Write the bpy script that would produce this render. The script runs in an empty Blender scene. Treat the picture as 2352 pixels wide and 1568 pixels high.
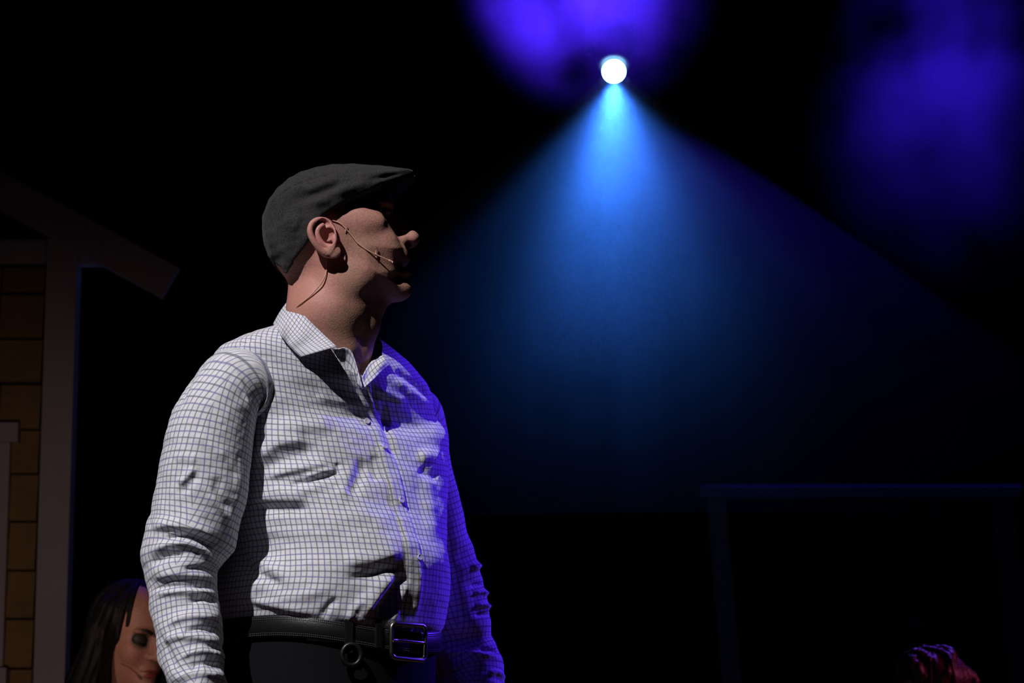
import bpy, math, random
import numpy as np
from mathutils import Vector, Matrix
from mathutils.bvhtree import BVHTree

random.seed(7)
RNG = np.random.RandomState(11)
scene = bpy.context.scene
COL = scene.collection
R = math.radians

# ------------------------------------------------------------------ camera
FOC = 6500.0                      # focal length in pixels of a 2352 x 1568 frame
PITCH = R(10.9)
CAM = np.array([0.0, 0.0, 0.58])
cam_d = bpy.data.cameras.new('camera')
cam_d.sensor_width = 36.0
cam_d.lens = FOC / 2352.0 * 36.0
cam_d.clip_end = 200
cam_d.dof.use_dof = True
cam_d.dof.focus_distance = 4.8
cam_d.dof.aperture_fstop = 9.0
cam = bpy.data.objects.new('camera', cam_d)
COL.objects.link(cam)
cam.location = CAM
cam.rotation_euler = (math.pi / 2 + PITCH, 0, 0)
scene.camera = cam

# ------------------------------------------------------------------ world, exposure
world = bpy.data.worlds.new('dark_hall')
scene.world = world
world.use_nodes = True
world.node_tree.nodes['Background'].inputs[0].default_value = (0.0, 0.0, 0.0, 1)
world.node_tree.nodes['Background'].inputs[1].default_value = 0.0
scene.view_settings.view_transform = 'Standard'
scene.view_settings.look = 'None'
scene.view_settings.exposure = 0.0
scene.view_settings.gamma = 1.0
scene.view_settings.use_curve_mapping = False
scene.cycles.use_denoising = True
scene.cycles.max_bounces = 6
scene.cycles.volume_bounces = 0
scene.cycles.volume_step_rate = 2.0
scene.cycles.volume_max_steps = 64
scene.cycles.use_adaptive_sampling = True
scene.cycles.adaptive_threshold = 0.03

# ------------------------------------------------------------------ theatre lamps (outside the frame)
def spot(name, loc, target, energy, color, size_deg, blend, radius):
    d = bpy.data.lights.new(name, 'SPOT')
    d.energy = energy; d.color = color; d.spot_size = R(size_deg); d.spot_blend = blend
    d.shadow_soft_size = radius
    o = bpy.data.objects.new(name, d)
    COL.objects.link(o)
    o.location = loc
    v = Vector(target) - Vector(loc)
    o.rotation_euler = v.to_track_quat('-Z', 'Y').to_euler()
    return o
MAN = np.array([-0.30, 4.8, 0.0])
KDIR = np.array([-0.47, -0.83, 0.94]); KDIR /= np.linalg.norm(KDIR)
spot('key_lamp', MAN + [0, 0, 1.35] + KDIR * 8.0, MAN + [0.0, 0, 1.25], 2450, (1.0, 0.965, 1.0), 17, 0.25, 0.035)
VDIR = np.array([0.72, 0.53, 0.40]); VDIR /= np.linalg.norm(VDIR)
spot('violet_side_lamp', MAN + [0, 0, 1.3] + VDIR * 6.0, MAN + [0.2, 0, 0.9], 1750, (0.09, 0.024, 1.0), 11.3, 0.05, 0.04)
spot('dim_wash_lamp', (-1.2, 3.0, 0.10), (-1.42, 8.0, 0.85), 84, (1.0, 0.71, 0.66), 34, 0.9, 0.25)
spot('added_woman_fill', (-3.1, 2.8, 2.3), (-0.88, 6.68, 1.16), 210, (1.0, 0.72, 0.58), 5.0, 0.6, 0.08)  # added warm fill, aimed narrowly to brighten the woman's face; no known fixture
spot('violet_back_lamp', (-0.98, 7.9, 4.2), (-0.84, 6.75, 1.1), 60, (0.12, 0.03, 1.0), 8, 0.5, 0.06)
spot('violet_back_lamp_far', (2.3, 10.5, 4.6), (1.0, 7.0, 1.1), 260, (0.16, 0.05, 1.0), 16, 0.5, 0.06)
spot('magenta_side_lamp', (4.2, 6.6, 3.0), (1.05, 7.0, 1.1), 120, (1.0, 0.12, 0.40), 14, 0.5, 0.06)

# ------------------------------------------------------------------ projection helpers
FWD = np.array([0, math.cos(PITCH), math.sin(PITCH)])
UPV = np.array([0, -math.sin(PITCH), math.cos(PITCH)])
RGT = np.array([1.0, 0, 0])
def ray(px, py):
    return RGT * ((px - 1176.0) / FOC) + UPV * ((784.0 - py) / FOC) + FWD
def W(px, py, y):
    """point seen at (px, py) that stands at distance y from the camera"""
    d = ray(px, py)
    return CAM + d * ((y - CAM[1]) / d[1])
def proj(P):
    q = P - CAM
    z = q @ FWD
    return 1176 + FOC * (q @ RGT) / z, 784 - FOC * (q @ UPV) / z

# ------------------------------------------------------------------ materials
def newmat(name):
    m = bpy.data.materials.new(name)
    m.use_nodes = True
    return m, m.node_tree.nodes, m.node_tree.links, m.node_tree.nodes['Principled BSDF']
def mixcol(N, L, fac, a, b, mode='MIX'):
    n = N.new('ShaderNodeMix'); n.data_type = 'RGBA'; n.blend_type = mode
    for sock, v in ((n.inputs[0], fac), (n.inputs[6], a), (n.inputs[7], b)):
        if hasattr(v, 'links') or isinstance(v, bpy.types.NodeSocket): L.new(v, sock)
        else: sock.default_value = v if not isinstance(v, tuple) else (*v, 1) if len(v) == 3 else v
    return n.outputs[2]
def math_n(N, L, op, a, b=None, c=None, clamp=False):
    n = N.new('ShaderNodeMath'); n.operation = op; n.use_clamp = clamp
    for i, v in enumerate((a, b, c)):
        if v is None: continue
        if isinstance(v, bpy.types.NodeSocket): L.new(v, n.inputs[i])
        else: n.inputs[i].default_value = v
    return n.outputs[0]
def noise_n(N, L, coord, scale, detail=3, rough=0.5):
    n = N.new('ShaderNodeTexNoise'); n.inputs['Scale'].default_value = scale
    n.inputs['Detail'].default_value = detail; n.inputs['Roughness'].default_value = rough
    if coord is not None: L.new(coord, n.inputs['Vector'])
    return n.outputs['Fac']
def maprange(N, L, v, a, b, c=0.0, d=1.0, smooth=True):
    n = N.new('ShaderNodeMapRange'); n.interpolation_type = 'SMOOTHSTEP' if smooth else 'LINEAR'
    L.new(v, n.inputs[0])
    for i, x in enumerate((a, b, c, d)): n.inputs[i + 1].default_value = x
    return n.outputs[0]
def bump_n(N, L, bsdf, height, strength, dist):
    n = N.new('ShaderNodeBump'); n.inputs['Strength'].default_value = strength
    n.inputs['Distance'].default_value = dist
    L.new(height, n.inputs['Height']); L.new(n.outputs[0], bsdf.inputs['Normal'])
def simple(name, col, rough=0.6, bumps=None, var=0.15, vscale=12, metal=0.0, spec=0.5, sheen=0.0):
    m, N, L, B = newmat(name)
    tc = N.new('ShaderNodeTexCoord').outputs['Object']
    f = noise_n(N, L, tc, vscale, 4)
    c2 = tuple(x * (1 - var) for x in col); c3 = tuple(min(1, x * (1 + var)) for x in col)
    L.new(mixcol(N, L, f, c2, c3), B.inputs['Base Color'])
    B.inputs['Roughness'].default_value = rough
    B.inputs['Metallic'].default_value = metal
    B.inputs['Specular IOR Level'].default_value = spec
    B.inputs['Sheen Weight'].default_value = sheen
    if bumps:
        bump_n(N, L, B, noise_n(N, L, tc, bumps[0], 3), bumps[1], bumps[2])
    return m
def fabric_check(name):
    m, N, L, B = newmat(name)
    uv = N.new('ShaderNodeTexCoord').outputs['UV']
    sep = N.new('ShaderNodeSeparateXYZ'); L.new(uv, sep.inputs[0])
    tc = N.new('ShaderNodeTexCoord').outputs['Object']
    wob = math_n(N, L, 'MULTIPLY', math_n(N, L, 'SUBTRACT', noise_n(N, L, tc, 40, 2), 0.5), 0.0012)
    P = 0.0101
    masks = []; strong = []
    for i in (0, 1):
        c = math_n(N, L, 'ADD', sep.outputs[i], wob)
        t = math_n(N, L, 'DIVIDE', c, P)
        fr = math_n(N, L, 'FRACT', t)
        d = math_n(N, L, 'ABSOLUTE', math_n(N, L, 'SUBTRACT', fr, 0.5))
        masks.append(maprange(N, L, d, 0.085, 0.15, 1.0, 0.0))
        half = math_n(N, L, 'FRACT', math_n(N, L, 'MULTIPLY', math_n(N, L, 'FLOOR', t), 0.5))
        strong.append(math_n(N, L, 'GREATER_THAN', half, 0.25))
    base = (0.72, 0.715, 0.73)
    col = None
    for i in (0, 1):
        lc = mixcol(N, L, strong[i], (0.17, 0.17, 0.36), (0.13, 0.135, 0.19))
        fac = math_n(N, L, 'MULTIPLY', masks[i], 0.72)
        col = mixcol(N, L, fac, base if col is None else col, lc)
    L.new(col, B.inputs['Base Color'])
    B.inputs['Roughness'].default_value = 0.85
    B.inputs['Specular IOR Level'].default_value = 0.2
    B.inputs['Sheen Weight'].default_value = 0.1
    w = N.new('ShaderNodeTexNoise'); w.inputs['Scale'].default_value = 900; w.inputs['Detail'].default_value = 1
    L.new(tc, w.inputs['Vector'])
    n2 = noise_n(N, L, tc, 55, 3)
    h = math_n(N, L, 'ADD', math_n(N, L, 'MULTIPLY', w.outputs['Fac'], 0.12), n2)
    bump_n(N, L, B, h, 0.35, 0.004)
    return m
def skin_mat(name, base, red, stub=None, patches=()):
    """patches: (center, r_in, r_out, colour, strength) in object space"""
    m, N, L, B = newmat(name)
    tc = N.new('ShaderNodeTexCoord').outputs['Object']
    f = noise_n(N, L, tc, 28, 4)
    col = mixcol(N, L, maprange(N, L, f, 0.38, 0.62), base, red)
    fine = noise_n(N, L, tc, 260, 2)
    col = mixcol(N, L, maprange(N, L, fine, 0.38, 0.68, 0, 0.5), col, tuple(x * 0.66 for x in base))
    for (c, r0, r1, pc, st, spk) in patches:
        v = N.new('ShaderNodeVectorMath'); v.operation = 'DISTANCE'
        L.new(tc, v.inputs[0]); v.inputs[1].default_value = c
        k = maprange(N, L, v.outputs['Value'], r0, r1, st, 0.0)
        if spk:
            k = math_n(N, L, 'MULTIPLY', k, maprange(N, L, noise_n(N, L, tc, spk, 2), 0.35, 0.6))
        col = mixcol(N, L, k, col, pc)
    L.new(col, B.inputs['Base Color'])
    B.inputs['Roughness'].default_value = 0.52
    B.inputs['Specular IOR Level'].default_value = 0.35
    B.inputs['Subsurface Weight'].default_value = 0.12
    B.inputs['Subsurface Radius'].default_value = (0.012, 0.005, 0.003)
    B.inputs['Subsurface Scale'].default_value = 0.6
    h = math_n(N, L, 'ADD', noise_n(N, L, tc, 420, 3), math_n(N, L, 'MULTIPLY', noise_n(N, L, tc, 90, 2), 0.6))
    bump_n(N, L, B, h, 0.28, 0.002)
    return m

# ------------------------------------------------------------------ object helpers
def tag(o, label=None, cat=None, group=None, kind=None):
    if label: o['label'] = label
    if cat: o['category'] = cat
    if group: o['group'] = group
    if kind: o['kind'] = kind
    return o
def empty(name, loc, label, cat, group=None):
    o = bpy.data.objects.new(name, None)
    COL.objects.link(o); o.location = loc; o.empty_display_size = 0.1
    return tag(o, label, cat, group)
def root_loc(p):
    v = np.zeros(3)
    while p is not None:
        v += np.array(p.location); p = p.parent
    return v
def mesh_obj(name, V, Fq, mat, parent=None, uv=None, smooth=True, loc=None):
    """V in world coordinates; faces a list or an (n,4)/(n,3) array"""
    V = np.asarray(V, dtype=np.float64)
    off = root_loc(parent)
    o_loc = np.zeros(3)
    if parent is None and loc is not None:
        o_loc = np.asarray(loc, float); off = o_loc
    me = bpy.data.meshes.new(name)
    if isinstance(Fq, np.ndarray):
        n, k = Fq.shape
        me.vertices.add(len(V)); me.vertices.foreach_set('co', (V - off).astype(np.float32).ravel())
        me.loops.add(n * k); me.loops.foreach_set('vertex_index', Fq.astype(np.int32).ravel())
        me.polygons.add(n)
        me.polygons.foreach_set('loop_start', np.arange(0, n * k, k, dtype=np.int32))
        me.polygons.foreach_set('loop_total', np.full(n, k, dtype=np.int32))
    else:
        me.from_pydata((V - off).tolist(), [], Fq)
    me.update(calc_edges=True)
    me.validate()
    if smooth: me.polygons.foreach_set('use_smooth', np.ones(len(me.polygons), dtype=bool))
    if uv is not None and isinstance(Fq, np.ndarray):
        ul = me.uv_layers.new(name='UVMap')
        ul.data.foreach_set('uv', np.asarray(uv, np.float32)[Fq.ravel()].ravel())
    if mat is not None: me.materials.append(mat)
    o = bpy.data.objects.new(name, me)
    COL.objects.link(o)
    o.parent = parent
    o.location = o_loc
    return o
def vnormals(V, Fq):
    N = np.zeros_like(V)
    a = V[Fq[:, 2]] - V[Fq[:, 0]]; b = V[Fq[:, 3]] - V[Fq[:, 1]]
    n = np.cross(a, b)
    for i in range(4): np.add.at(N, Fq[:, i], n)
    l = np.linalg.norm(N, axis=1, keepdims=True); l[l == 0] = 1
    return N / l
def grid_faces(nr, nc, closed=False, flip=False):
    i = np.arange(nr - 1)[:, None]; j = np.arange(nc if closed else nc - 1)[None, :]
    j2 = (j + 1) % nc
    a = i * nc + j; b = i * nc + j2; c = (i + 1) * nc + j2; d = (i + 1) * nc + j
    f = np.stack([a, b, c, d], -1).reshape(-1, 4)
    return f[:, ::-1].copy() if flip else f
_lat = RNG.rand(64, 64, 64).astype(np.float32)
def vnoise(P):
    """smooth value noise, about -1..1"""
    i = np.floor(P).astype(int); f = P - i; f = f * f * (3 - 2 * f)
    r = 0
    for dx in (0, 1):
        for dy in (0, 1):
            for dz in (0, 1):
                w = (f[..., 0] if dx else 1 - f[..., 0]) * (f[..., 1] if dy else 1 - f[..., 1]) * (f[..., 2] if dz else 1 - f[..., 2])
                r = r + w * _lat[(i[..., 0] + dx) % 64, (i[..., 1] + dy) % 64, (i[..., 2] + dz) % 64]
    return r * 2 - 1
def spline(tab, n, key=None):
    """Catmull-Rom through the rows of tab, n samples"""
    T = np.asarray(tab, float)
    if key is None:
        key = np.arange(len(T), dtype=float)
    key = np.asarray(key, float)
    x = np.linspace(key[0], key[-1], n)
    k = np.clip(np.searchsorted(key, x, side='right') - 1, 0, len(T) - 2)
    m = np.zeros_like(T)
    m[1:-1] = (T[2:] - T[:-2]) / (key[2:] - key[:-2])[:, None]
    m[0] = (T[1] - T[0]) / (key[1] - key[0]); m[-1] = (T[-1] - T[-2]) / (key[-1] - key[-2])
    h = (key[k + 1] - key[k])[:, None]; t = ((x - key[k])[:, None]) / h
    return ((2*t**3 - 3*t**2 + 1) * T[k] + (t**3 - 2*t**2 + t) * h * m[k]
            + (-2*t**3 + 3*t**2) * T[k + 1] + (t**3 - t**2) * h * m[k + 1])
def sculpt(V, N, strokes, two_sided=False):
    """raise or sink folds along strokes drawn on the side of the surface that faces the stalls"""
    px, py = proj(V)
    toc = CAM - V; toc /= np.linalg.norm(toc, axis=1, keepdims=True)
    face = np.clip((N * toc).sum(1) * 4 + 0.6, 0, 1)
    H = np.zeros(len(V))
    for pts, wu, wd, amp in strokes:
        pts = np.asarray(pts, float)
        if len(pts) > 2: pts = spline(pts, 4 * len(pts))
        m = 3 * max(wu, wd)
        sel = np.where((px > pts[:, 0].min() - m) & (px < pts[:, 0].max() + m) & (py > pts[:, 1].min() - m) & (py < pts[:, 1].max() + m) & (face > 0))[0]
        if len(sel) == 0: continue
        X = px[sel]; Y = py[sel]
        best = np.full(len(sel), 1e9); sgn = np.zeros(len(sel)); tau = np.zeros(len(sel))
        seg = np.linalg.norm(np.diff(pts, axis=0), axis=1); tot = seg.sum(); acc = 0
        for i in range(len(pts) - 1):
            ax, ay = pts[i]; dx, dy = pts[i + 1] - pts[i]; l2 = dx*dx + dy*dy + 1e-9
            t = np.clip(((X - ax) * dx + (Y - ay) * dy) / l2, 0, 1)
            d = np.hypot(X - ax - t * dx, Y - ay - t * dy)
            c = dx * (Y - ay) - dy * (X - ax)
            u = d < best
            best[u] = d[u]; sgn[u] = np.sign(c[u]); tau[u] = (acc + t[u] * seg[i]) / tot
            acc += seg[i]
        w = np.where(sgn > 0, wd, wu)
        H[sel] += amp * np.exp(-(best / w) ** 2) * np.clip(np.sin(np.pi * np.clip(tau, 0.03, 0.97)) * 1.6, 0, 1)
    return V + N * (H * face)[:, None]
def tube(path, rad, nseg=10, cap=True):
    P = np.asarray(path, float); n = len(P)
    rad = np.broadcast_to(np.asarray(rad, float), (n,))
    T = np.gradient(P, axis=0); T /= np.linalg.norm(T, axis=1, keepdims=True) + 1e-12
    ref = np.array([0.3, 1, 0.2]); ref /= np.linalg.norm(ref)
    V = []
    for i in range(n):
        e1 = np.cross(T[i], ref); e1 /= np.linalg.norm(e1) + 1e-12
        e2 = np.cross(T[i], e1)
        a = np.arange(nseg) * 2 * math.pi / nseg
        V.append(P[i] + rad[i] * (np.cos(a)[:, None] * e1 + np.sin(a)[:, None] * e2))
    V = np.concatenate(V)
    F = [tuple(f) for f in grid_faces(n, nseg, True)]
    if cap:
        F.append(tuple(range(nseg))); F.append(tuple(range((n - 1) * nseg, n * nseg))[::-1])
    return V, F
def box(lo, hi):
    x0, y0, z0 = lo; x1, y1, z1 = hi
    V = np.array([(x, y, z) for z in (z0, z1) for y in (y0, y1) for x in (x0, x1)], float)
    return V, [(0, 2, 3, 1), (4, 5, 7, 6), (0, 1, 5, 4), (2, 6, 7, 3), (0, 4, 6, 2), (1, 3, 7, 5)]
def join(parts):
    Vs = []; Fs = []; k = 0
    for V, F in parts:
        Vs.append(np.asarray(V)); Fs += [tuple(int(i) + k for i in f) for f in F]; k += len(V)
    return np.concatenate(Vs), Fs
def bevel(o, w, seg=2):
    m = o.modifiers.new('bevel', 'BEVEL'); m.width = w; m.segments = seg; m.limit_method = 'ANGLE'
def solid(o, th, off=0.0):
    m = o.modifiers.new('thickness', 'SOLIDIFY'); m.thickness = th; m.offset = off

# ------------------------------------------------------------------ implicit surfaces (smooth unions -> one mesh)
class Field:
    def __init__(self, lo, hi, h):
        self.lo = np.asarray(lo, float); self.h = h
        self.n = np.ceil((np.asarray(hi, float) - self.lo) / h).astype(int) + 1
        self.f = np.full(self.n, 1.0, np.float32)
        self.ax = [(self.lo[i] + h * np.arange(self.n[i])).astype(np.float32) for i in range(3)]
    def sub(self, lo, hi):
        sl = []
        for i in range(3):
            a = int(max(0, math.floor((lo[i] - self.lo[i]) / self.h))); b = int(min(self.n[i], math.ceil((hi[i] - self.lo[i]) / self.h) + 1))
            if b <= a: return None, None
            sl.append(slice(a, b))
        X = self.ax[0][sl[0]][:, None, None]; Y = self.ax[1][sl[1]][None, :, None]; Z = self.ax[2][sl[2]][None, None, :]
        return tuple(sl), (X, Y, Z)
    def put(self, sl, d, k, op):
        f = self.f[sl]
        if op == '+':
            h = np.clip(0.5 + 0.5 * (f - d) / k, 0, 1); self.f[sl] = f * (1 - h) + d * h - k * h * (1 - h)
        elif op == '-':
            d = -d; h = np.clip(0.5 - 0.5 * (f - d) / k, 0, 1); self.f[sl] = f * (1 - h) + d * h + k * h * (1 - h)
        else:
            h = np.clip(0.5 - 0.5 * (f - d) / k, 0, 1); self.f[sl] = f * (1 - h) + d * h + k * h * (1 - h)
    def ell(self, c, r, k=0.01, op='+', rot=None):
        c = np.asarray(c, float); r = np.asarray(r, float) * np.ones(3)
        m = (r.max() if rot is not None else r) + 2.5 * k + 0.004
        sl, G = self.sub(c - m, c + m)
        if sl is None: return
        X, Y, Z = [G[i] - np.float32(c[i]) for i in range(3)]
        if rot is not None:
            M = np.asarray(rot)  # rows: local axes
            X, Y, Z = [np.float32(M[i, 0]) * X + np.float32(M[i, 1]) * Y + np.float32(M[i, 2]) * Z for i in range(3)]
        k0 = np.sqrt((X / r[0])**2 + (Y / r[1])**2 + (Z / r[2])**2) + 1e-6
        k1 = np.sqrt((X / r[0]**2)**2 + (Y / r[1]**2)**2 + (Z / r[2]**2)**2) + 1e-6
        self.put(sl, (k0 * (k0 - 1) / k1).astype(np.float32), k, op)
    def cap(self, a, b, ra, rb, k=0.01, op='+'):
        a = np.asarray(a, float); b = np.asarray(b, float)
        m = max(ra, rb) + 2.5 * k + 0.004
        sl, G = self.sub(np.minimum(a, b) - m, np.maximum(a, b) + m)
        if sl is None: return
        d = b - a; l2 = float(d @ d) + 1e-12
        X, Y, Z = [G[i] - np.float32(a[i]) for i in range(3)]
        t = np.clip((X * d[0] + Y * d[1] + Z * d[2]) / l2, 0, 1)
        q = np.sqrt((X - t * d[0])**2 + (Y - t * d[1])**2 + (Z - t * d[2])**2) - (ra + (rb - ra) * t)
        self.put(sl, q.astype(np.float32), k, op)
    def chain(self, pts, rs, k=0.01, op='+'):
        for i in range(len(pts) - 1): self.cap(pts[i], pts[i + 1], rs[i], rs[i + 1], k, op)
    def mesh(self):
        f = self.f; s = f < 0; nx, ny, nz = f.shape
        c = [(i, j, k) for i in (0, 1) for j in (0, 1) for k in (0, 1)]
        cnt = np.zeros((nx-1, ny-1, nz-1), np.int8)
        for i, j, k in c: cnt += s[i:nx-1+i, j:ny-1+j, k:nz-1+k]
        mixed = (cnt > 0) & (cnt < 8)
        I = np.argwhere(mixed); idx = np.full(mixed.shape, -1, np.int32); idx[mixed] = np.arange(len(I))
        acc = np.zeros((len(I), 3)); num = np.zeros(len(I))
        for a, p in enumerate(c):
            for ax in range(3):
                if p[ax]: continue
                q = list(p); q[ax] = 1
                f0 = f[I[:, 0]+p[0], I[:, 1]+p[1], I[:, 2]+p[2]]; f1 = f[I[:, 0]+q[0], I[:, 1]+q[1], I[:, 2]+q[2]]
                cr = (f0 < 0) != (f1 < 0)
                t = np.where(cr, f0 / np.where(cr, f0 - f1, 1), 0)
                pos = np.tile(np.array(p, float), (len(I), 1)); pos[:, ax] = t
                acc[cr] += pos[cr]; num[cr] += 1
        V = self.lo + self.h * (I + acc / num[:, None])
        F = []
        for ax in range(3):
            u, v = (ax + 1) % 3, (ax + 2) % 3
            A = np.moveaxis(s, (ax, u, v), (0, 1, 2)); D = np.moveaxis(idx, (ax, u, v), (0, 1, 2))
            e = A[:-1, 1:-1, 1:-1] != A[1:, 1:-1, 1:-1]
            E = np.argwhere(e)
            if len(E) == 0: continue
            i, j, k = E[:, 0], E[:, 1] + 1, E[:, 2] + 1
            q = np.stack([D[i, j-1, k-1], D[i, j, k-1], D[i, j, k], D[i, j-1, k]], -1)
            ins = A[i, j, k]
            q[~ins] = q[~ins][:, ::-1]
            F.append(q)
        return V, np.concatenate(F)
def relax(V, Fq, it=2, lam=0.5):
    for _ in range(it):
        S = np.zeros_like(V); n = np.zeros(len(V))
        for i in range(4):
            np.add.at(S, Fq[:, i], V[Fq[:, (i+1) % 4]]); np.add.at(S, Fq[:, i], V[Fq[:, (i+3) % 4]]); np.add.at(n, Fq[:, i], 2)
        V = V + lam * (S / n[:, None] - V)
    return V
def poly_sdf(P, S, T):
    """signed distance (negative inside) to polygon P on 2-D arrays S, T"""
    P = np.asarray(P, float); d = np.full(S.shape, 1e9); ins = np.zeros(S.shape, bool)
    for i in range(len(P)):
        a = P[i]; b = P[(i + 1) % len(P)]; e = b - a
        t = np.clip(((S - a[0]) * e[0] + (T - a[1]) * e[1]) / (e @ e + 1e-12), 0, 1)
        d = np.minimum(d, np.hypot(S - a[0] - t * e[0], T - a[1] - t * e[1]))
        c = (a[1] > T) != (b[1] > T)
        with np.errstate(divide='ignore', invalid='ignore'):
            xs = (b[0] - a[0]) * (T - a[1]) / (b[1] - a[1] + 1e-12) + a[0]
        ins ^= c & (S < xs)
    return np.where(ins, -d, d)

# ================================================================== the stage
M = {}
M['black_drape'] = simple('black_drape', (0.004, 0.004, 0.005), 0.95, (60, 0.2, 0.01), 0.2, 3, spec=0.1)
def floor_mat():
    m, N, L, B = newmat('stage_boards')
    tc = N.new('ShaderNodeTexCoord').outputs['Object']
    br = N.new('ShaderNodeTexBrick'); L.new(tc, br.inputs['Vector'])
    br.inputs['Scale'].default_value = 1.0; br.inputs['Brick Width'].default_value = 2.4; br.inputs['Row Height'].default_value = 0.12
    br.inputs['Mortar Size'].default_value = 0.003
    br.inputs['Color1'].default_value = (0.13, 0.06, 0.022, 1); br.inputs['Color2'].default_value = (0.10, 0.048, 0.018, 1)
    br.inputs['Mortar'].default_value = (0.02, 0.012, 0.01, 1)
    L.new(br.outputs['Color'], B.inputs['Base Color']); B.inputs['Roughness'].default_value = 0.55
    return m
M['floor'] = floor_mat()
M['white_paint'] = simple('white_painted_wood', (0.42, 0.36, 0.38), 0.6, (90, 0.25, 0.003), 0.10, 6)
M['cedar'] = simple('cedar_shingle', (0.28, 0.17, 0.06), 0.8, (45, 0.5, 0.01), 0.3, 9)
M['cedar_gap_shade'] = simple('cedar_backing_painted_shade', (0.02, 0.011, 0.006), 0.9, None, 0.2, 9)  # near-black backing: shadow lines between the shingle courses put into its colour
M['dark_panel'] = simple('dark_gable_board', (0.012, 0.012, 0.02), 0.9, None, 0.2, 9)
M['pane'] = simple('dark_window_pane', (0.01, 0.01, 0.014), 0.08, None, 0.1, 4)
M['grey_frame'] = simple('dim_grey_painted_frame', (0.06, 0.058, 0.06), 0.7, None, 0.15, 5)

V, F = box((-9, -1.5, -0.12), (9, 18, 0.0))
tag(mesh_obj('floor', V, F, M['floor'], smooth=False), kind='structure')
# pleated black drape at the back and at both sides
def drape(name, a, b, h, n=260):
    a = np.array(a, float); b = np.array(b, float); t = np.linspace(0, 1, n)
    d = b - a; nrm = np.array([-d[1], d[0]]); nrm /= np.linalg.norm(nrm)
    ph = t * np.linalg.norm(d) * 2 * math.pi / 0.24
    off = 0.05 * np.sin(ph) + 0.02 * np.sin(ph * 0.37 + 1)
    xy = a + t[:, None] * d + off[:, None] * nrm
    zs = np.array([0.0, h * 0.5, h])
    V = np.concatenate([np.column_stack([xy, np.full(n, z)]) for z in zs])
    o = mesh_obj(name, V, grid_faces(3, n), M['black_drape'])
    solid(o, 0.01)
    return tag(o, kind='structure')
drape('wall_back', (-9, 16.5), (9, 16.5), 7.5)
drape('wall_left', (-7.5, 2), (-7.5, 16.3), 7.5)
drape('wall_right', (7.5, 2), (7.5, 16.3), 7.5)

# ------------------------------------------------------------------ house front of the stage set (left)
HY = 8.0
hx0 = W(-420, 900, HY)[0]
pl, pr = W(103, 700, HY)[0], W(174, 700, HY)[0]
house = empty('house_facade', (pl, HY, 0), 'brown shingled house front of the stage set with pale trim boards at left edge', 'stage set')
def part(name, lo, hi, mat, parent, bv=0.003):
    V, F = box(lo, hi); o = mesh_obj(name, V, F, mat, parent, smooth=False)
    if bv: bevel(o, bv)
    return o
ztop = W(140, 548, HY)[2]
part('corner_post', (pl, HY, 0.0), (pr, HY + 0.09, ztop), M['white_paint'], house)
fz0, fz1 = W(50, 600, HY)[2], W(50, 548, HY)[2]
part('frieze_board', (hx0, HY + 0.012, fz0), (pl - 0.001, HY + 0.05, fz1), M['white_paint'], house)
part('soffit_block', (pr + 0.001, HY + 0.03, W(200, 601, HY)[2]), (W(240, 600, HY)[0], HY + 0.08, W(200, 572, HY)[2]), M['white_paint'], house)
# sloping bargeboard
a = W(412, 614, HY - 0.03); b = W(371, 684, HY - 0.03)
ex = (a - b); wv = ex / np.linalg.norm(ex); dv = np.array([-wv[2], 0, wv[0]])
if dv[0] > 0: dv = -dv
Ln = 1.35
c = [b, a, a + dv * Ln, b + dv * Ln]
Vb = np.array([p + np.array([0, dy, 0]) for dy in (0, 0.028) for p in c])
bb = mesh_obj('bargeboard', Vb, [(0, 1, 2, 3), (7, 6, 5, 4), (0, 4, 5, 1), (1, 5, 6, 2), (2, 6, 7, 3), (3, 7, 4, 0)], M['white_paint'], house, smooth=False)
bevel(bb, 0.003)
# backing and gable panel
part('wall_panel', (hx0, HY + 0.075, 0.0), (pl + 0.01, HY + 0.10, fz1), M['cedar_gap_shade'], house, 0)
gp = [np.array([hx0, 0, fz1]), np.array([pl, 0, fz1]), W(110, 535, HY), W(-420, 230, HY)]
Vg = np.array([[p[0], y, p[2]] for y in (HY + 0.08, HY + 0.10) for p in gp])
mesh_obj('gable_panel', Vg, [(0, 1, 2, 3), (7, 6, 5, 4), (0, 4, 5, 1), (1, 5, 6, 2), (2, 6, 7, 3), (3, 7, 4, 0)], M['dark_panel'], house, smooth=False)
# shingles, course by course
cz = [W(50, y, HY)[2] for y in (1530, 1415, 1303, 1190, 1080, 978, 872, 768, 664)]
step = cz[1] - cz[0]
cz = [cz[0] - step * k for k in range(int(cz[0] / step), 0, -1)] + cz
wrs = random.Random(3)
for i, z in enumerate(cz):
    zt = (cz[i + 1] if i + 1 < len(cz) else fz0) - 0.005
    x = pl - 0.012 - wrs.uniform(0.0, 0.003)
    while x > hx0:
        w = wrs.uniform(0.10, 0.17); xl = max(hx0, x - w)
        j = wrs.uniform(0, 0.004)
        if xl < W(19, 1060, HY)[0] - 0.02 and W(0, 1600, HY)[2] < z < W(0, 1000, HY)[2]:
            if x < W(19, 1060, HY)[0]: break
            xl = W(19, 1060, HY)[0] - 0.02
        y0 = HY + 0.046 + wrs.uniform(-0.003, 0.003)
        Vs = np.array([(xl, y0, z + j), (x, y0, z + j), (x, y0 + 0.02, z + j), (xl, y0 + 0.02, z + j),
                       (xl, y0 + 0.016, zt), (x, y0 + 0.016, zt), (x, y0 + 0.026, zt), (xl, y0 + 0.026, zt)])
        mesh_obj('shingle', Vs, [(3, 2, 1, 0), (4, 5, 6, 7), (0, 1, 5, 4), (1, 2, 6, 5), (2, 3, 7, 6), (3, 0, 4, 7)], M['cedar'], house, smooth=False)
        x = xl - 0.005
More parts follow.
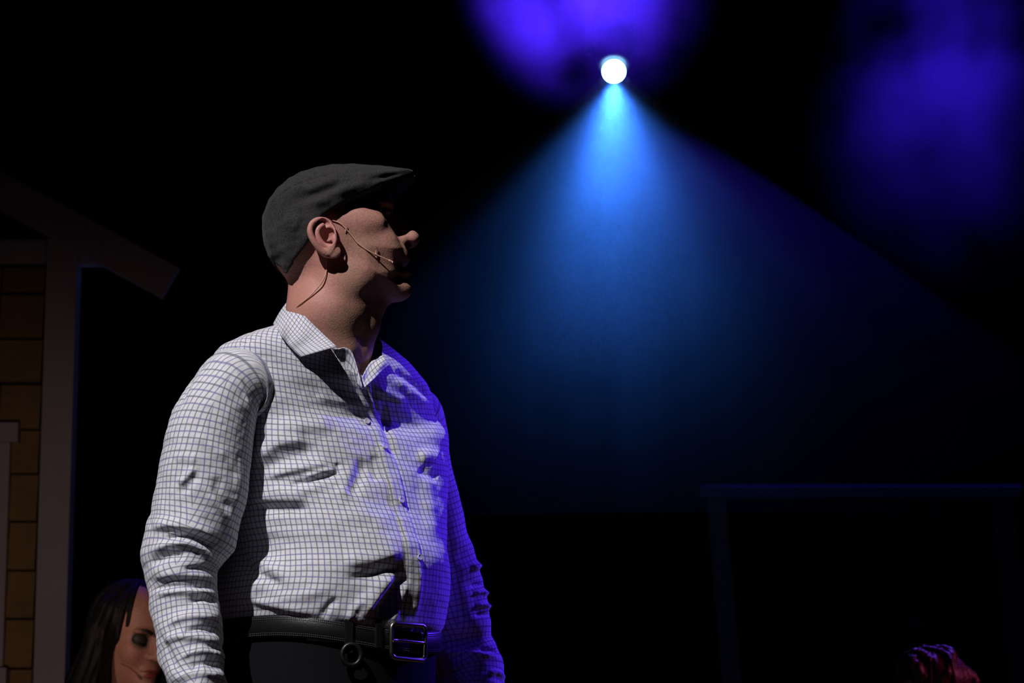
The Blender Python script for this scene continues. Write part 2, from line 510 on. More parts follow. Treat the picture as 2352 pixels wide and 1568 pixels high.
# window trim at the very edge
wx = W(19, 1060, HY)[0]
win = part('window_casing', (wx - 0.09, HY + 0.02, W(0, 1532, HY)[2]), (wx, HY + 0.06, W(0, 1012, HY)[2]), M['white_paint'], house)
part('window_head', (hx0, HY + 0.01, W(0, 1012, HY)[2]), (W(40, 990, HY)[0], HY + 0.06, W(0, 967, HY)[2]), M['white_paint'], win)
part('window_sill', (hx0, HY - 0.005, W(0, 1590, HY)[2]), (W(15, 1540, HY)[0], HY + 0.06, W(0, 1532, HY)[2]), M['white_paint'], win)
part('window_pane', (hx0, HY + 0.045, W(0, 1532, HY)[2]), (wx - 0.09, HY + 0.05, W(0, 1012, HY)[2]), M['pane'], win, 0)

# ------------------------------------------------------------------ dim timber frame at the right
TY = 15.3
tf = empty('timber_frame', (W(1655, 1300, TY)[0], TY, 0), 'barely visible timber frame of post and beam in the dark at right', 'stage set')
z1 = W(1900, 1116, TY)[2]; z0 = W(1900, 1142, TY)[2]
part('beam', (W(1608, 1130, TY)[0], TY - 0.03, z0), (W(2345, 1130, TY)[0], TY + 0.04, z1), M['grey_frame'], tf)
tl = W(1626, 1170, TY); bl = W(1660, 1568, TY)
dxl = (bl[0] - tl[0]) / (tl[2] - bl[2]); wpost = W(1668, 1170, TY)[0] - tl[0]
xb = tl[0] + dxl * tl[2]; ztp = z0
xt = tl[0] + dxl * (tl[2] - ztp)
Vp = np.array([(xb, TY, 0), (xb + wpost, TY, 0), (xb + wpost, TY + 0.07, 0), (xb, TY + 0.07, 0), (xt, TY, ztp), (xt + wpost, TY, ztp), (xt + wpost, TY + 0.07, ztp), (xt, TY + 0.07, ztp)])
pp = mesh_obj('post', Vp, [(3, 2, 1, 0), (4, 5, 6, 7), (0, 1, 5, 4), (1, 2, 6, 5), (2, 3, 7, 6), (3, 0, 4, 7)], M['grey_frame'], tf, smooth=False)
Vp2 = Vp.copy(); Vp2[:, 0] += W(2318, 1300, TY)[0] - W(1655, 1300, TY)[0]
mesh_obj('post', Vp2, [(3, 2, 1, 0), (4, 5, 6, 7), (0, 1, 5, 4), (1, 2, 6, 5), (2, 3, 7, 6), (3, 0, 4, 7)], M['grey_frame'], tf, smooth=False)

# ------------------------------------------------------------------ the blue spotlight and its haze
LY = 14.0
LP = W(1410, 164, LY)
down = R(62.0)
AX = np.array([-0.004, -math.cos(down), -math.sin(down)]); AX /= np.linalg.norm(AX)
E1 = np.cross(AX, [1.0, 0, 0]); E1 /= np.linalg.norm(E1); E2 = np.cross(AX, E1)
def along(t, r, n=28):
    a = np.arange(n) * 2 * math.pi / n
    return LP + AX * t + r * (np.cos(a)[:, None] * E1 + np.sin(a)[:, None] * E2)
def lathe(rows, n=28, cap0=True, cap1=True):
    V = np.concatenate([along(t, r, n) for t, r in rows]); F = [tuple(f) for f in grid_faces(len(rows), n, True)]
    if cap0: F.append(tuple(range(n)))
    if cap1: F.append(tuple(range((len(rows) - 1) * n, len(rows) * n))[::-1])
    return V, F
M['lamp_black'] = simple('lamp_black_metal', (0.012, 0.012, 0.014), 0.5, None, 0.2, 8)
def emit(name, col, st):
    m, N, L, B = newmat(name)
    B.inputs['Base Color'].default_value = (0, 0, 0, 1); B.inputs['Emission Color'].default_value = (*col, 1); B.inputs['Emission Strength'].default_value = st
    return m
lampz = LP[2] + 0.62
lamp = empty('stage_spotlight', (LP[0], LY + 0.12, lampz), 'moving head stage spotlight with glowing white blue lens above the hazy beam', 'stage light')
V, F = lathe([(-0.36, 0.05), (-0.34, 0.085), (-0.22, 0.10), (-0.08, 0.095), (-0.045, 0.08), (-0.038, 0.072), (-0.045, 0.05)], cap1=False)
mesh_obj('lamp_head', V, F, M['lamp_black'], lamp)
V, F = lathe([(0.055 * math.sin(q), 0.0565 * math.cos(q)) for q in np.linspace(-1.5, 1.5, 17)])
lens = mesh_obj('lens', V, F, emit('lit_lens', (0.30, 0.72, 1.0), 30.0), lamp)
hc = LP - AX * 0.18
for sgn in (-1, 1):
    V, F = box((hc[0] + sgn * 0.125 - 0.015, hc[1] - 0.03, hc[2] - 0.04), (hc[0] + sgn * 0.125 + 0.015, hc[1] + 0.03, lampz - 0.12))
    bevel(mesh_obj('yoke_arm', V, F, M['lamp_black'], lamp, smooth=False), 0.006)
V, F = box((hc[0] - 0.15, hc[1] - 0.09, lampz - 0.14), (hc[0] + 0.15, hc[1] + 0.09, lampz - 0.02))
bevel(mesh_obj('base_box', V, F, M['lamp_black'], lamp, smooth=False), 0.01)
V, F = tube([(hc[0], hc[1], lampz - 0.03), (hc[0], hc[1], lampz + 0.02), (hc[0], hc[1], lampz + 0.06)], 0.02)
mesh_obj('clamp', V, F, M['lamp_black'], lamp)
xs = np.linspace(-6.5, 6.5, 3)
V, F = tube([(x, hc[1], lampz + 0.085) for x in xs], 0.025, 14)
tag(mesh_obj('lighting_bar', V, F, M['lamp_black'], None, loc=(0, hc[1], lampz + 0.085)), 'long black pipe above the frame that carries the spotlight', 'pipe')

bs = bpy.data.lights.new('blue_beam', 'SPOT')
bs.energy = 2600; bs.color = (0.035, 0.20, 1.0); bs.spot_size = R(69.0); bs.spot_blend = 0.35; bs.shadow_soft_size = 0.045
bs.use_nodes = True
nt = bs.node_tree; N, L = nt.nodes, nt.links
em = N['Emission']
tcn = N.new('ShaderNodeTexCoord').outputs['Normal']
sp = N.new('ShaderNodeSeparateXYZ'); L.new(tcn, sp.inputs[0])
ang = math_n(N, L, 'ARCTAN2', sp.outputs[1], sp.outputs[0])
cx = N.new('ShaderNodeCombineXYZ'); L.new(math_n(N, L, 'COSINE', ang), cx.inputs[0]); L.new(math_n(N, L, 'SINE', ang), cx.inputs[1])
gob = noise_n(N, L, cx.outputs[0], 5.2, 2.0)
rad = math_n(N, L, 'SQRT', math_n(N, L, 'ADD', math_n(N, L, 'POWER', sp.outputs[0], 2.0), math_n(N, L, 'POWER', sp.outputs[1], 2.0)))
core = maprange(N, L, rad, 0.04, 0.46, 2.0, 0.13)
L.new(math_n(N, L, 'MULTIPLY', maprange(N, L, gob, 0.38, 0.62, 0.25, 2.0), core), em.inputs['Strength'])
bo = bpy.data.objects.new('blue_beam', bs); COL.objects.link(bo)
bo.location = LP + AX * 0.062
bo.rotation_euler = Vector(AX).to_track_quat('-Z', 'Y').to_euler()

def haze_mat(name, build):
    m = bpy.data.materials.new(name); m.use_nodes = True
    N, L = m.node_tree.nodes, m.node_tree.links
    N.remove(N['Principled BSDF'])
    vs = N.new('ShaderNodeVolumeScatter'); vs.inputs['Color'].default_value = (1, 1, 1, 1); vs.inputs['Anisotropy'].default_value = 0.25
    L.new(vs.outputs[0], N['Material Output'].inputs['Volume'])
    build(N, L, vs)
    return m
def beam_haze(N, L, vs):
    # the haze hangs below the lighting bar and thins out towards the floor
    tc = N.new('ShaderNodeTexCoord').outputs['Object']
    s = N.new('ShaderNodeSeparateXYZ'); L.new(tc, s.inputs[0])
    hh = math_n(N, L, 'MINIMUM', math_n(N, L, 'ADD', s.outputs[2], 0.65), 0.0)
    k = math_n(N, L, 'EXPONENT', math_n(N, L, 'MULTIPLY', hh, 1.55))
    w = maprange(N, L, noise_n(N, L, tc, 1.1, 2.0), 0.3, 0.7, 0.75, 1.25)
    w = math_n(N, L, 'MULTIPLY', w, math_n(N, L, 'MULTIPLY', maprange(N, L, s.outputs[2], -2.95, -1.2), maprange(N, L, s.outputs[1], -3.8, -0.4)))
    L.new(math_n(N, L, 'MULTIPLY', math_n(N, L, 'MULTIPLY', k, w), 0.034), vs.inputs['Density'])
nb = 64; ha = R(35.6); aa = np.arange(nb) * 2 * math.pi / nb
gen = math.cos(ha) * AX + math.sin(ha) * (np.cos(aa)[:, None] * E1 + np.sin(aa)[:, None] * E2)
zb = 1.62
rows = [along(0.075, 0.075, nb)]
for fr in (0.12, 0.3, 0.6, 1.0):
    rows.append(LP + AX * 0.02 + gen * (fr * (LP[2] - zb) / -gen[:, 2:3]))
V = np.concatenate(rows); F = [tuple(f) for f in grid_faces(len(rows), nb, True)] + [tuple(range(nb)), tuple(range(4 * nb, 5 * nb))[::-1]]
hz = mesh_obj('haze_beam', V, F, haze_mat('thin_stage_haze', beam_haze), None, loc=LP)
tag(hz, 'wide blue beam of lit stage haze fanning down from the spotlight', 'haze', kind='stuff')
# drifting clouds of haze under violet lamps above the frame
def cloud(name, c, r, label, dens, nscale, seed, thr):
    nu, nv = 40, 24
    u = np.arange(nu) * 2 * math.pi / nu; v = np.linspace(0.02, math.pi - 0.02, nv)
    D = np.stack([np.sin(v)[:, None] * np.cos(u), np.sin(v)[:, None] * np.sin(u), np.cos(v)[:, None] * np.ones(nu)], -1).reshape(-1, 3)
    k = 1 + 0.15 * vnoise(D * 1.6 + seed)
    Vc = D * k[:, None] * np.array(r) + c
    Fc = [tuple(f) for f in grid_faces(nv, nu, True, True)] + [tuple(range(nu)), tuple(range((nv - 1) * nu, nv * nu))[::-1]]
    def build(N, L, vs):
        tc = N.new('ShaderNodeTexCoord').outputs['Object']
        sc = N.new('ShaderNodeVectorMath'); sc.operation = 'DIVIDE'; L.new(tc, sc.inputs[0]); sc.inputs[1].default_value = r
        ln = N.new('ShaderNodeVectorMath'); ln.operation = 'LENGTH'; L.new(sc.outputs[0], ln.inputs[0])
        fall = math_n(N, L, 'POWER', maprange(N, L, ln.outputs['Value'], 0.0, 0.88, 1.0, 0.0), 1.6)
        off = N.new('ShaderNodeVectorMath'); off.operation = 'ADD'; L.new(tc, off.inputs[0]); off.inputs[1].default_value = (seed, seed * 2, 0)
        nz = maprange(N, L, noise_n(N, L, off.outputs[0], nscale, 3.0), thr, thr + 0.32)
        L.new(math_n(N, L, 'MULTIPLY', math_n(N, L, 'MULTIPLY', fall, nz), dens), vs.inputs['Density'])
    o = mesh_obj(name, Vc, Fc, haze_mat(name + '_volume', build), None, loc=c)
    return tag(o, label, 'haze', kind='stuff')
c1 = W(1335, -10, 12.7); c2 = W(2170, 190, 15.2)
cloud('haze_cloud', c1, (0.80, 0.36, 0.74), 'bright violet puff of stage haze above the spotlight', 1.0, 2.4, 4.0, 0.30)
cloud('haze_cloud', c2, (1.15, 0.45, 1.6), 'dim violet drift of stage haze in the upper right corner', 0.55, 1.6, 9.0, 0.32)
spot('violet_lamp_above', c1 + [-1.15, 1.35, 1.15], c1 + [0.02, 0, 0.05], 5200, (0.06, 0.016, 1.0), 34, 0.6, 0.05)
spot('violet_lamp_above_far', c2 + [0.1, 0.0, 2.4], c2 + [-0.05, 0, 0], 2200, (0.045, 0.012, 1.0), 34, 0.7, 0.05)

# ================================================================== the man in the flat cap
MY = 4.8
M['shirt'] = fabric_check('white_shirt_navy_check')
M['charcoal'] = simple('charcoal_trouser_wool', (0.0065, 0.0065, 0.008), 0.95, (700, 0.3, 0.002), 0.2, 200, spec=0.1)
M['leather'] = simple('black_belt_leather', (0.006, 0.006, 0.0055), 0.40, (500, 0.25, 0.001), 0.2, 60)
M['thread'] = simple('grey_belt_thread', (0.09, 0.085, 0.08), 0.7, None, 0.1, 100)
M['buckle'] = simple('dark_nickel_buckle', (0.28, 0.27, 0.24), 0.32, (200, 0.1, 0.001), 0.2, 60, metal=1.0)
M['button'] = simple('pale_shirt_button', (0.55, 0.54, 0.62), 0.35, None, 0.1, 60)
M['tan_wire'] = simple('tan_microphone_wire', (0.62, 0.36, 0.24), 0.45, None, 0.08, 60)
M['tape'] = simple('clear_skin_tape', (0.60, 0.36, 0.27), 0.25, None, 0.05, 60)
M['shoe'] = simple('black_shoe_leather', (0.012, 0.011, 0.010), 0.35, None, 0.2, 20)

# head frame: s forward, d towards the stalls, t up
HA = R(2.5)
HEADY = 4.755
H0 = W(800, 600, HEADY)
FW = np.array([math.cos(HA), math.sin(HA), 0]); LT = np.array([math.sin(HA), -math.cos(HA), 0]); UP = np.array([0, 0, 1.0])
def HL(px, py, d=0.0):
    r = ray(px, py); k = (LT @ (H0 + d * LT - CAM)) / (LT @ r)
    P = CAM + r * k - H0
    return np.array([P @ FW, d, P @ UP])
def head_to_world(V): return H0 + V[:, :1] * FW + V[:, 1:2] * LT + V[:, 2:] * UP
def mir(p): return np.array([p[0], -p[1], p[2]])

man = empty('person', (MAN[0], MY, 0.0), 'man in charcoal flat cap and navy checked white shirt, standing and looking right', 'person')

# ---- head and neck: one smooth implicit surface
hd = Field((-0.145, -0.115, -0.30), (0.135, 0.115, 0.175), 0.0017)
prof = [HL(*p)[[0, 2]] for p in ((868, 432), (892, 450), (899, 470), (898, 488), (903, 510), (912, 540), (922, 562), (934, 572), (937, 582), (937, 594),
        (929, 603), (922, 610), (928, 616), (937, 624), (938, 634), (932, 644), (934, 652), (938, 662), (934, 676), (922, 686), (896, 697), (860, 712),
        (800, 690), (765, 640), (740, 600), (700, 560), (690, 500), (720, 455), (790, 428))]
S2, T2 = np.meshgrid(hd.ax[0], hd.ax[2], indexing='ij')
pd = -poly_sdf(prof, S2, T2)                       # depth inside the profile
def ss(x, a, b):
    t = np.clip((x - a) / (b - a), 0, 1); return t * t * (3 - 2 * t)
Bw = 0.0655 + 0.0075 * ss(T2, -0.09, 0.03)
Rr = 0.072 + 0.018 * ss(-T2, -0.02, 0.05)
q1 = (Rr - np.minimum(pd, Rr)) / Rr
q1 = np.clip(q1, 0, None)
pe = (2.0 - 0.5 * ss(-T2, -0.035, 0.02) * ss(S2, 0.03, 0.07))[:, None, :]
f0 = ((q1[:, None, :]**pe + (np.abs(hd.ax[1][None, :, None]) / Bw[:, None, :])**pe)**(1 / pe) - 1) * 0.066
hd.f = f0.astype(np.float32)
hd.ell(HL(760, 510), (0.098, 0.074, 0.088), 0.02)                                  # skull
hd.ell(HL(728, 565), (0.078, 0.071, 0.075), 0.03)                                  # back of the head
# neck
n0 = HL(775, 640); n1 = HL(757, 720); n2 = HL(748, 830, -0.022); n3 = HL(735, 880, -0.05)
hd.chain([n0, n1, n2, n3], [0.060, 0.066, 0.066, 0.058], 0.03)
hd.chain([HL(736, 600), HL(738, 690), HL(728, 800, -0.02)], [0.050, 0.048, 0.050], 0.02)                             # nape
hd.chain([HL(852, 712), HL(838, 752), HL(824, 800), HL(806, 880)], [0.020, 0.019, 0.017, 0.016], 0.02)   # throat
hd.ell(HL(840, 745), (0.012, 0.012, 0.017), 0.015)
for sg in (1, -1):
    w = (lambda p: p) if sg > 0 else mir
    hd.chain([w(HL(752, 600, 0.052)), w(HL(772, 700, 0.048)), w(HL(796, 800, 0.026)), w(HL(812, 880, -0.005))], [0.016, 0.015, 0.013, 0.010], 0.016)  # neck muscle
    hd.ell(w(HL(875, 558, 0.041)), (0.023, 0.016, 0.022), 0.018)                   # smiling cheek
    hd.ell(w(HL(878, 590, 0.036)), (0.0235, 0.0145, 0.031), 0.022)                   # side of the mouth
    hd.ell(w(HL(838, 508, 0.060)), (0.030, 0.012, 0.014), 0.024)                   # cheekbone
    hd.ell(w(HL(800, 640, 0.050)), (0.030, 0.016, 0.024), 0.024)                   # jaw angle
    hd.ell(w(HL(884, 470, 0.034)), (0.016, 0.026, 0.009), 0.012)                   # brow
    hd.ell(w(HL(890, 496, 0.034)), (0.014, 0.018, 0.011), 0.010, '-')              # eye socket
    hd.ell(w(HL(871, 497, 0.032)), (0.0150, 0.0150, 0.0135), 0.003)                # lid
    hd.ell(w(HL(889, 489, 0.036)), (0.006, 0.014, 0.0035), 0.006)                  # upper lid fold
    hd.ell(w(HL(880, 507, 0.033)), (0.008, 0.014, 0.004), 0.008)                   # lower lid
    hd.ell(w(HL(917, 590, 0.0185)), (0.0150, 0.0125, 0.0150), 0.008)                   # muzzle side
    hd.chain([w(HL(905, 556, 0.026)), w(HL(908, 580, 0.034)), w(HL(904, 606, 0.036))], [0.0020, 0.0025, 0.0020], 0.006, '-')  # nasolabial line
    hd.ell(w(HL(921, 552, 0.0145)), (0.0125, 0.0085, 0.0105), 0.007)               # nose wing
    hd.ell(w(HL(935, 548, 0.0085)), (0.0125, 0.0070, 0.0085), 0.007)
# nose
hd.chain([HL(897, 476), HL(908, 500), HL(924, 524), HL(943, 546)], [0.0085, 0.0085, 0.0095, 0.0120], 0.008)
hd.ell(HL(945.5, 549), (0.0130, 0.0135, 0.0120), 0.009)
hd.chain([HL(944, 560), HL(928, 568)], [0.0055, 0.0055], 0.006)
for sg in (1, -1):
    w = (lambda p: p) if sg > 0 else mir
    hd.ell(w(HL(936, 561, 0.0100)), (0.0090, 0.0060, 0.0055), 0.003, '-')
# lips and chin
hd.ell(HL(925, 592), (0.0125, 0.020, 0.0075), 0.006)
hd.ell(HL(929, 596), (0.009, 0.016, 0.0050), 0.004)
hd.ell(HL(927, 627), (0.0130, 0.020, 0.0095), 0.006)
for sg in (1, -1): hd.ell((lambda p: p if sg > 0 else mir(p))(HL(922, 628, 0.013)), (0.0120, 0.0090, 0.0085), 0.005)
hd.ell(HL(926, 611), (0.022, 0.025, 0.0028), 0.004, '-')
hd.ell(HL(918, 666), (0.020, 0.019, 0.0165), 0.012)
Vh, Fh = hd.mesh()
Vh = relax(Vh, Fh, 2, 0.4)
# ---- near ear, finer grid, joined to the same body mesh
def build_ear():
    base = HL(752, 545, 0.0)
    er = Field((base[0] - 0.050, 0.045, base[2] - 0.065), (base[0] + 0.045, 0.120, base[2] + 0.060), 0.0009)
    def E(px, py, d): return HL(px, py, d + 0.006 * (d > 0.07))
    # the plate of the ear leans out towards its back edge
    er.ell(E(745, 545, 0.083), (0.0225, 0.0050, 0.030), 0.004, rot=[(0.93, 0.33, 0.10), (-0.34, 0.93, 0), (-0.10, 0, 0.99)])
    er.cap(E(756, 538, 0.060), E(752, 540, 0.080), 0.015, 0.011, 0.008)
    helix = [(768, 540, .0755), (764, 522, .079), (756, 511, .082), (744, 505, .086), (729, 505, .090), (717, 513, .0935), (712, 526, .0950), (714, 540, .0945), (722, 556, .0925), (734, 572, .0890), (748, 584, .0855)]
    P = spline([E(*p) for p in helix], 40); rr = np.interp(np.linspace(0, 1, 40), [0, .3, .6, 1], [0.0030, 0.0036, 0.0040, 0.0048])
    er.chain(list(P), list(rr), 0.003)
    anti = [(741, 517, .085), (731, 526, .0875), (729, 539, .0880), (735, 553, .0870), (744, 563, .085), (757, 567, .083)]
    P = spline([E(*p) for p in anti], 24)
    er.ell(E(739, 514, 0.088), (0.0135, 0.006, 0.0070), 0.002, '-')
    er.ell(E(753, 545, 0.0855), (0.0130, 0.0105, 0.0165), 0.003, '-')
    er.ell(E(744, 528, 0.090), (0.016, 0.0050, 0.020), 0.003, '-')
    er.chain(list(P), [0.0040] * 24, 0.0025)
    er.ell(E(769, 550, 0.0795), (0.0050, 0.0045, 0.0070), 0.004)          # tragus
    er.ell(E(764, 578, 0.0830), (0.0140, 0.0052, 0.0120), 0.006)          # lobe
    er.cap(E(776, 562, 0.064), E(772, 574, 0.074), 0.006, 0.005, 0.008)
    V, F = er.mesh()
    return relax(V, F, 2, 0.4), F
Ve, Fe = build_ear()
Vm = Ve.copy(); Vm[:, 1] *= -1; Fm = Fe[:, ::-1]

# ---- cap
cp = Field((-0.165, -0.118, -0.075), (0.135, 0.118, 0.185), 0.0020)
top = [(604, 500), (616, 467), (636, 440), (660, 418), (694, 401), (730, 391), (779, 384), (822, 384.5), (871, 386), (907, 388), (938, 391), (949, 396), (950, 402), (938, 409), (915, 414), (890, 470), (820, 560), (700, 700), (648, 655), (637, 626), (620, 593), (607, 560), (602, 530)]
cpoly = [HL(*p)[[0, 2]] for p in top]
S3, T3 = np.meshgrid(cp.ax[0], cp.ax[2], indexing='ij')
pdc = -poly_sdf(cpoly, S3, T3)
# the sides of the front droop with the visor, and the front keeps its full width
drop = 4.6 * ss(cp.ax[0], 0.0, 0.085)
pd3 = np.zeros(cp.n)
for i in range(cp.n[0]):
    tt = cp.ax[2][None, :] + drop[i] * (cp.ax[1]**2)[:, None]
    pd3[i] = np.interp(tt, cp.ax[2], pdc[i])
Rc = (0.078 - 0.066 * ss(cp.ax[0], 0.0, 0.075))[:, None, None]
q1 = (Rc - np.minimum(pd3, Rc)) / Rc
dd = cp.ax[1][None, :, None]
cs, ct = cp.ax[0][:, None, None], cp.ax[2][None, None, :]
cw = 0.0965 - 0.022 * ss(-ct, -0.05, 0.03) * ss(-cs, 0.0, 0.09) - 0.030 * ss(cs, 0.04, 0.12)
fc = ((np.abs(q1)**2.4) + (np.abs(dd) / cw)**2.4)**(1 / 2.4) - 1
plan = np.sqrt(((cp.ax[0] + 0.018) / 0.138)[:, None, None]**2 + (dd / (cw + 0.002))**2) - 1
fc = np.maximum(fc * np.minimum(Rc, 0.075), plan * 0.10)
cp.f = fc.astype(np.float32)
# opening for the head: everything below the hem line is cut away
hem = [HL(*p) for p in ((640, 640, 0.0), (660, 640, 0.02), (677, 597, 0.06), (699, 569, 0.074), (713, 544, 0.083), (737, 502, 0.088), (774, 473, 0.091), (810, 455, 0.089), (846, 441, 0.081), (897, 424, 0.06), (955, 412, 0.0))]
hs = np.array([h[0] for h in hem]); ht = np.array([h[2] for h in hem])
hc_ = np.interp(cp.ax[0], hs, ht)
cut = (hc_[:, None, None] - cp.ax[2][None, None, :]) * 0.8 * np.ones((1, cp.n[1], 1))
cp.put((slice(None),) * 3, cut.astype(np.float32), 0.006, '^')
# hollow inside
cp.ell((-0.028, 0, 0.005), (0.100, 0.079, 0.096), 0.004, '-')
Vc, Fc = cp.mesh()
Vc = relax(Vc, Fc, 2, 0.4)
Wc = head_to_world(Vc)
if np.einsum('ij,ij->i', vnormals(Wc, Fc), Wc - Wc.mean(0)).mean() < 0: Fc = Fc[:, ::-1].copy()
NEED_FLIP = False
Nc = vnormals(Wc, Fc)
cap_strokes = [
    ([(672, 470), (700, 450), (745, 440), (782, 424)], 13, 20, -0.0052), ([(690, 448), (735, 428), (785, 410)], 14, 9, 0.0058),
    ([(690, 472), (740, 455), (800, 432), (860, 410)], 10, 12, 0.0065), ([(800, 428), (850, 412), (905, 402)], 6, 8, -0.0018),
    ([(810, 408), (860, 398), (920, 394)], 6, 6, 0.0026), ([(850, 424), (890, 412), (925, 404)], 5, 6, 0.0032),
    ([(640, 452), (670, 430), (715, 412), (780, 398)], 3, 3, -0.0017), ([(622, 470), (625, 510), (640, 550), (668, 600)], 3, 3, -0.0020),
    ([(640, 560), (660, 590), (655, 620)], 12, 12, 0.0036), ([(650, 500), (690, 520)], 16, 18, 0.0043), ([(612, 520), (618, 560), (635, 600)], 8, 8, 0.0029),
    ([(720, 470), (760, 462)], 10, 10, 0.0043), ([(690, 500), (705, 540)], 10, 12, -0.0029)]
Wc = sculpt(Wc, Nc, cap_strokes)
Wc = Wc + Nc * (0.0010 * vnoise(Wc * 45) + 0.0008 * vnoise(Wc * 110))[:, None]
def cap_mat():
    m, N, L, B = newmat('charcoal_cap_linen')
    tc = N.new('ShaderNodeTexCoord').outputs['Object']
    n1 = noise_n(N, L, tc, 420, 2); n2 = noise_n(N, L, tc, 30, 3); n3 = noise_n(N, L, tc, 1100, 1)
    c = mixcol(N, L, maprange(N, L, n1, 0.3, 0.7), (0.017, 0.017, 0.018), (0.044, 0.042, 0.042))
    c = mixcol(N, L, maprange(N, L, n2, 0.3, 0.75, 0.0, 0.5), c, (0.034, 0.031, 0.031))
    L.new(c, B.inputs['Base Color']); B.inputs['Roughness'].default_value = 0.95; B.inputs['Specular IOR Level'].default_value = 0.15
    B.inputs['Sheen Weight'].default_value = 0.08
    bump_n(N, L, B, math_n(N, L, 'ADD', n3, n1), 0.5, 0.0015)
    return m
M['cap'] = cap_mat()
cap_o = mesh_obj('flat_cap', Wc, Fc, M['cap'], man)
tag(cap_o, 'charcoal linen flat cap with creased crown')
# stiff visor under the front of the crown
outer = [(0.020, 0.0870, 0.0985), (0.046, 0.0750, 0.108), (0.072, 0.0610, 0.120), (0.094, 0.0420, 0.1335), (0.108, 0.0220, 0.1415), (0.1140, 0.0, 0.1445)]
inner = [(0.018, 0.0780, 0.0965), (0.036, 0.0680, 0.104), (0.054, 0.0540, 0.112), (0.066, 0.0360, 0.118), (0.072, 0.0180, 0.121), (0.0735, 0.0, 0.122)]
def sym(P): return np.array(P + [(s, -d, t) for s, d, t in P[-2::-1]])
fo = HL(953, 404)
sh = np.array([fo[0] - 0.1140, 0, fo[2] - 0.1445])
O_ = spline(sym(outer), 61) + sh; I_ = spline(sym(inner), 61) + sh
rows = []
for i, fr in enumerate((0, 0.5, 0.9, 1.0)): rows.append(I_ + (O_ - I_) * fr + np.array([0, 0, 0.003 * math.sin(fr * math.pi)]))
for i, fr in enumerate((1.004, 0.9, 0.5, 0)): rows.append(I_ + (O_ - I_) * fr + np.array([0, 0, 0.003 * math.sin(min(fr, 1) * math.pi) - 0.0062]))
Vv = head_to_world(np.concatenate(rows)); Fv = grid_faces(8, 61)
mesh_obj('visor', Vv, Fv, M['cap'], cap_o)

# ---- body mesh (head, neck, ears + the trunk and limbs under the clothes)
skin_c = lambda px, py, d: tuple(head_to_world(HL(px, py, d)[None])[0] - np.array(man.location))
M['skin'] = skin_mat('man_skin', (0.44, 0.235, 0.165), (0.50, 0.235, 0.185), patches=[
    (skin_c(700, 650, 0.05), 0.03, 0.085, (0.56, 0.24, 0.19), 0.75, None),                  # redder neck
    (skin_c(745, 530, 0.09), 0.02, 0.045, (0.58, 0.24, 0.21), 0.75, None),                  # red ear
    (skin_c(672, 600, 0.05), 0.016, 0.042, (0.16, 0.12, 0.115), 0.70, 300),                 # cropped hair on the nape
    (skin_c(775, 508, 0.07), 0.004, 0.020, (0.26, 0.19, 0.17), 0.6, 320),                   # sideburn
    (skin_c(835, 690, 0.04), 0.02, 0.06, (0.29, 0.165, 0.115), 0.62, 420),                  # beard shadow
    (skin_c(915, 650, 0.02), 0.02, 0.05, (0.27, 0.15, 0.11), 0.6, 420),
    (skin_c(938, 628, 0.0), 0.010, 0.018, (0.42, 0.16, 0.14), 0.6, None)])
B_V = []; B_F = []; bn = 0
def addb(V, F):
    global bn
    B_V.append(V); B_F.append(F + bn); bn += len(V)
def outward(V, F):
    return F if np.einsum('ij,ij->', np.cross(V[F[:, 2]] - V[F[:, 0]], V[F[:, 3]] - V[F[:, 1]]), V[F[:, 0]] - V.mean(0)) > 0 else F[:, ::-1].copy()
for V_, F_ in ((Vh, Fh), (Ve, Fe), (Vm, Fm)):
    Wv = head_to_world(V_)
    if V_ is Vh:
        Fh_w = outward(Wv, F_)
    addb(Wv, outward(Wv, F_))
head_w = B_V[0]

# ---- shirt: trunk
NA, NR_ = 520, 420
# front, side, back height (as seen), centre, half width, half depth, facing
TR = [  # F, S, B, xC, a, b, yaw
    (1500, 1490, 1485, 758, 0.166, 0.168, 49), (1462, 1446, 1440, 758, 0.170, 0.174, 49), (1444, 1424, 1420, 760, 0.179, 0.180, 49), (1415, 1398, 1395, 762, 0.186, 0.181, 49),
    (1352, 1345, 1340, 762, 0.188, 0.188, 49), (1288, 1285, 1280, 768, 0.174, 0.190, 47), (1205, 1200, 1195, 772, 0.184, 0.168, 46),
    (1110, 1105, 1095, 776, 0.198, 0.142, 43), (1055, 1042, 1030, 771, 0.208, 0.132, 42), (1012, 972, 940, 764, 0.220, 0.126, 42),
    (985, 915, 872, 752, 0.222, 0.119, 43), (962, 870, 832, 745, 0.216, 0.117, 43), (942, 838, 802, 743, 0.200, 0.114, 43),
    (924, 815, 778, 744, 0.176, 0.110, 43), (908, 795, 760, 748, 0.148, 0.105, 43), (896, 776, 750, 753, 0.114, 0.098, 43), (884, 760, 744, 758, 0.084, 0.088, 43)]
key = np.cumsum([0] + [math.hypot(abs(TR[i+1][1] - TR[i][1]) / 1330, TR[i+1][4] - TR[i][4]) + 0.004 for i in range(len(TR) - 1)])
RW = spline(TR, NR_, key)
YO = spline(np.array([0, 0, 0, 0, 0, 0, .005, .015, .02, .025, .025, .02, .01, 0, -.01, -.02, -.03])[:, None], NR_, key)[:, 0]
phi = (np.arange(NA) / NA * 2 * math.pi) + math.pi * 1.5        # starts at the middle of the back
cph, sph = np.cos(phi), np.sin(phi)
ne = 2 / 2.5
ca = np.sign(cph) * np.abs(cph)**ne; sa = np.sign(sph) * np.abs(sph)**ne
Vt = np.zeros((NR_, NA, 3))
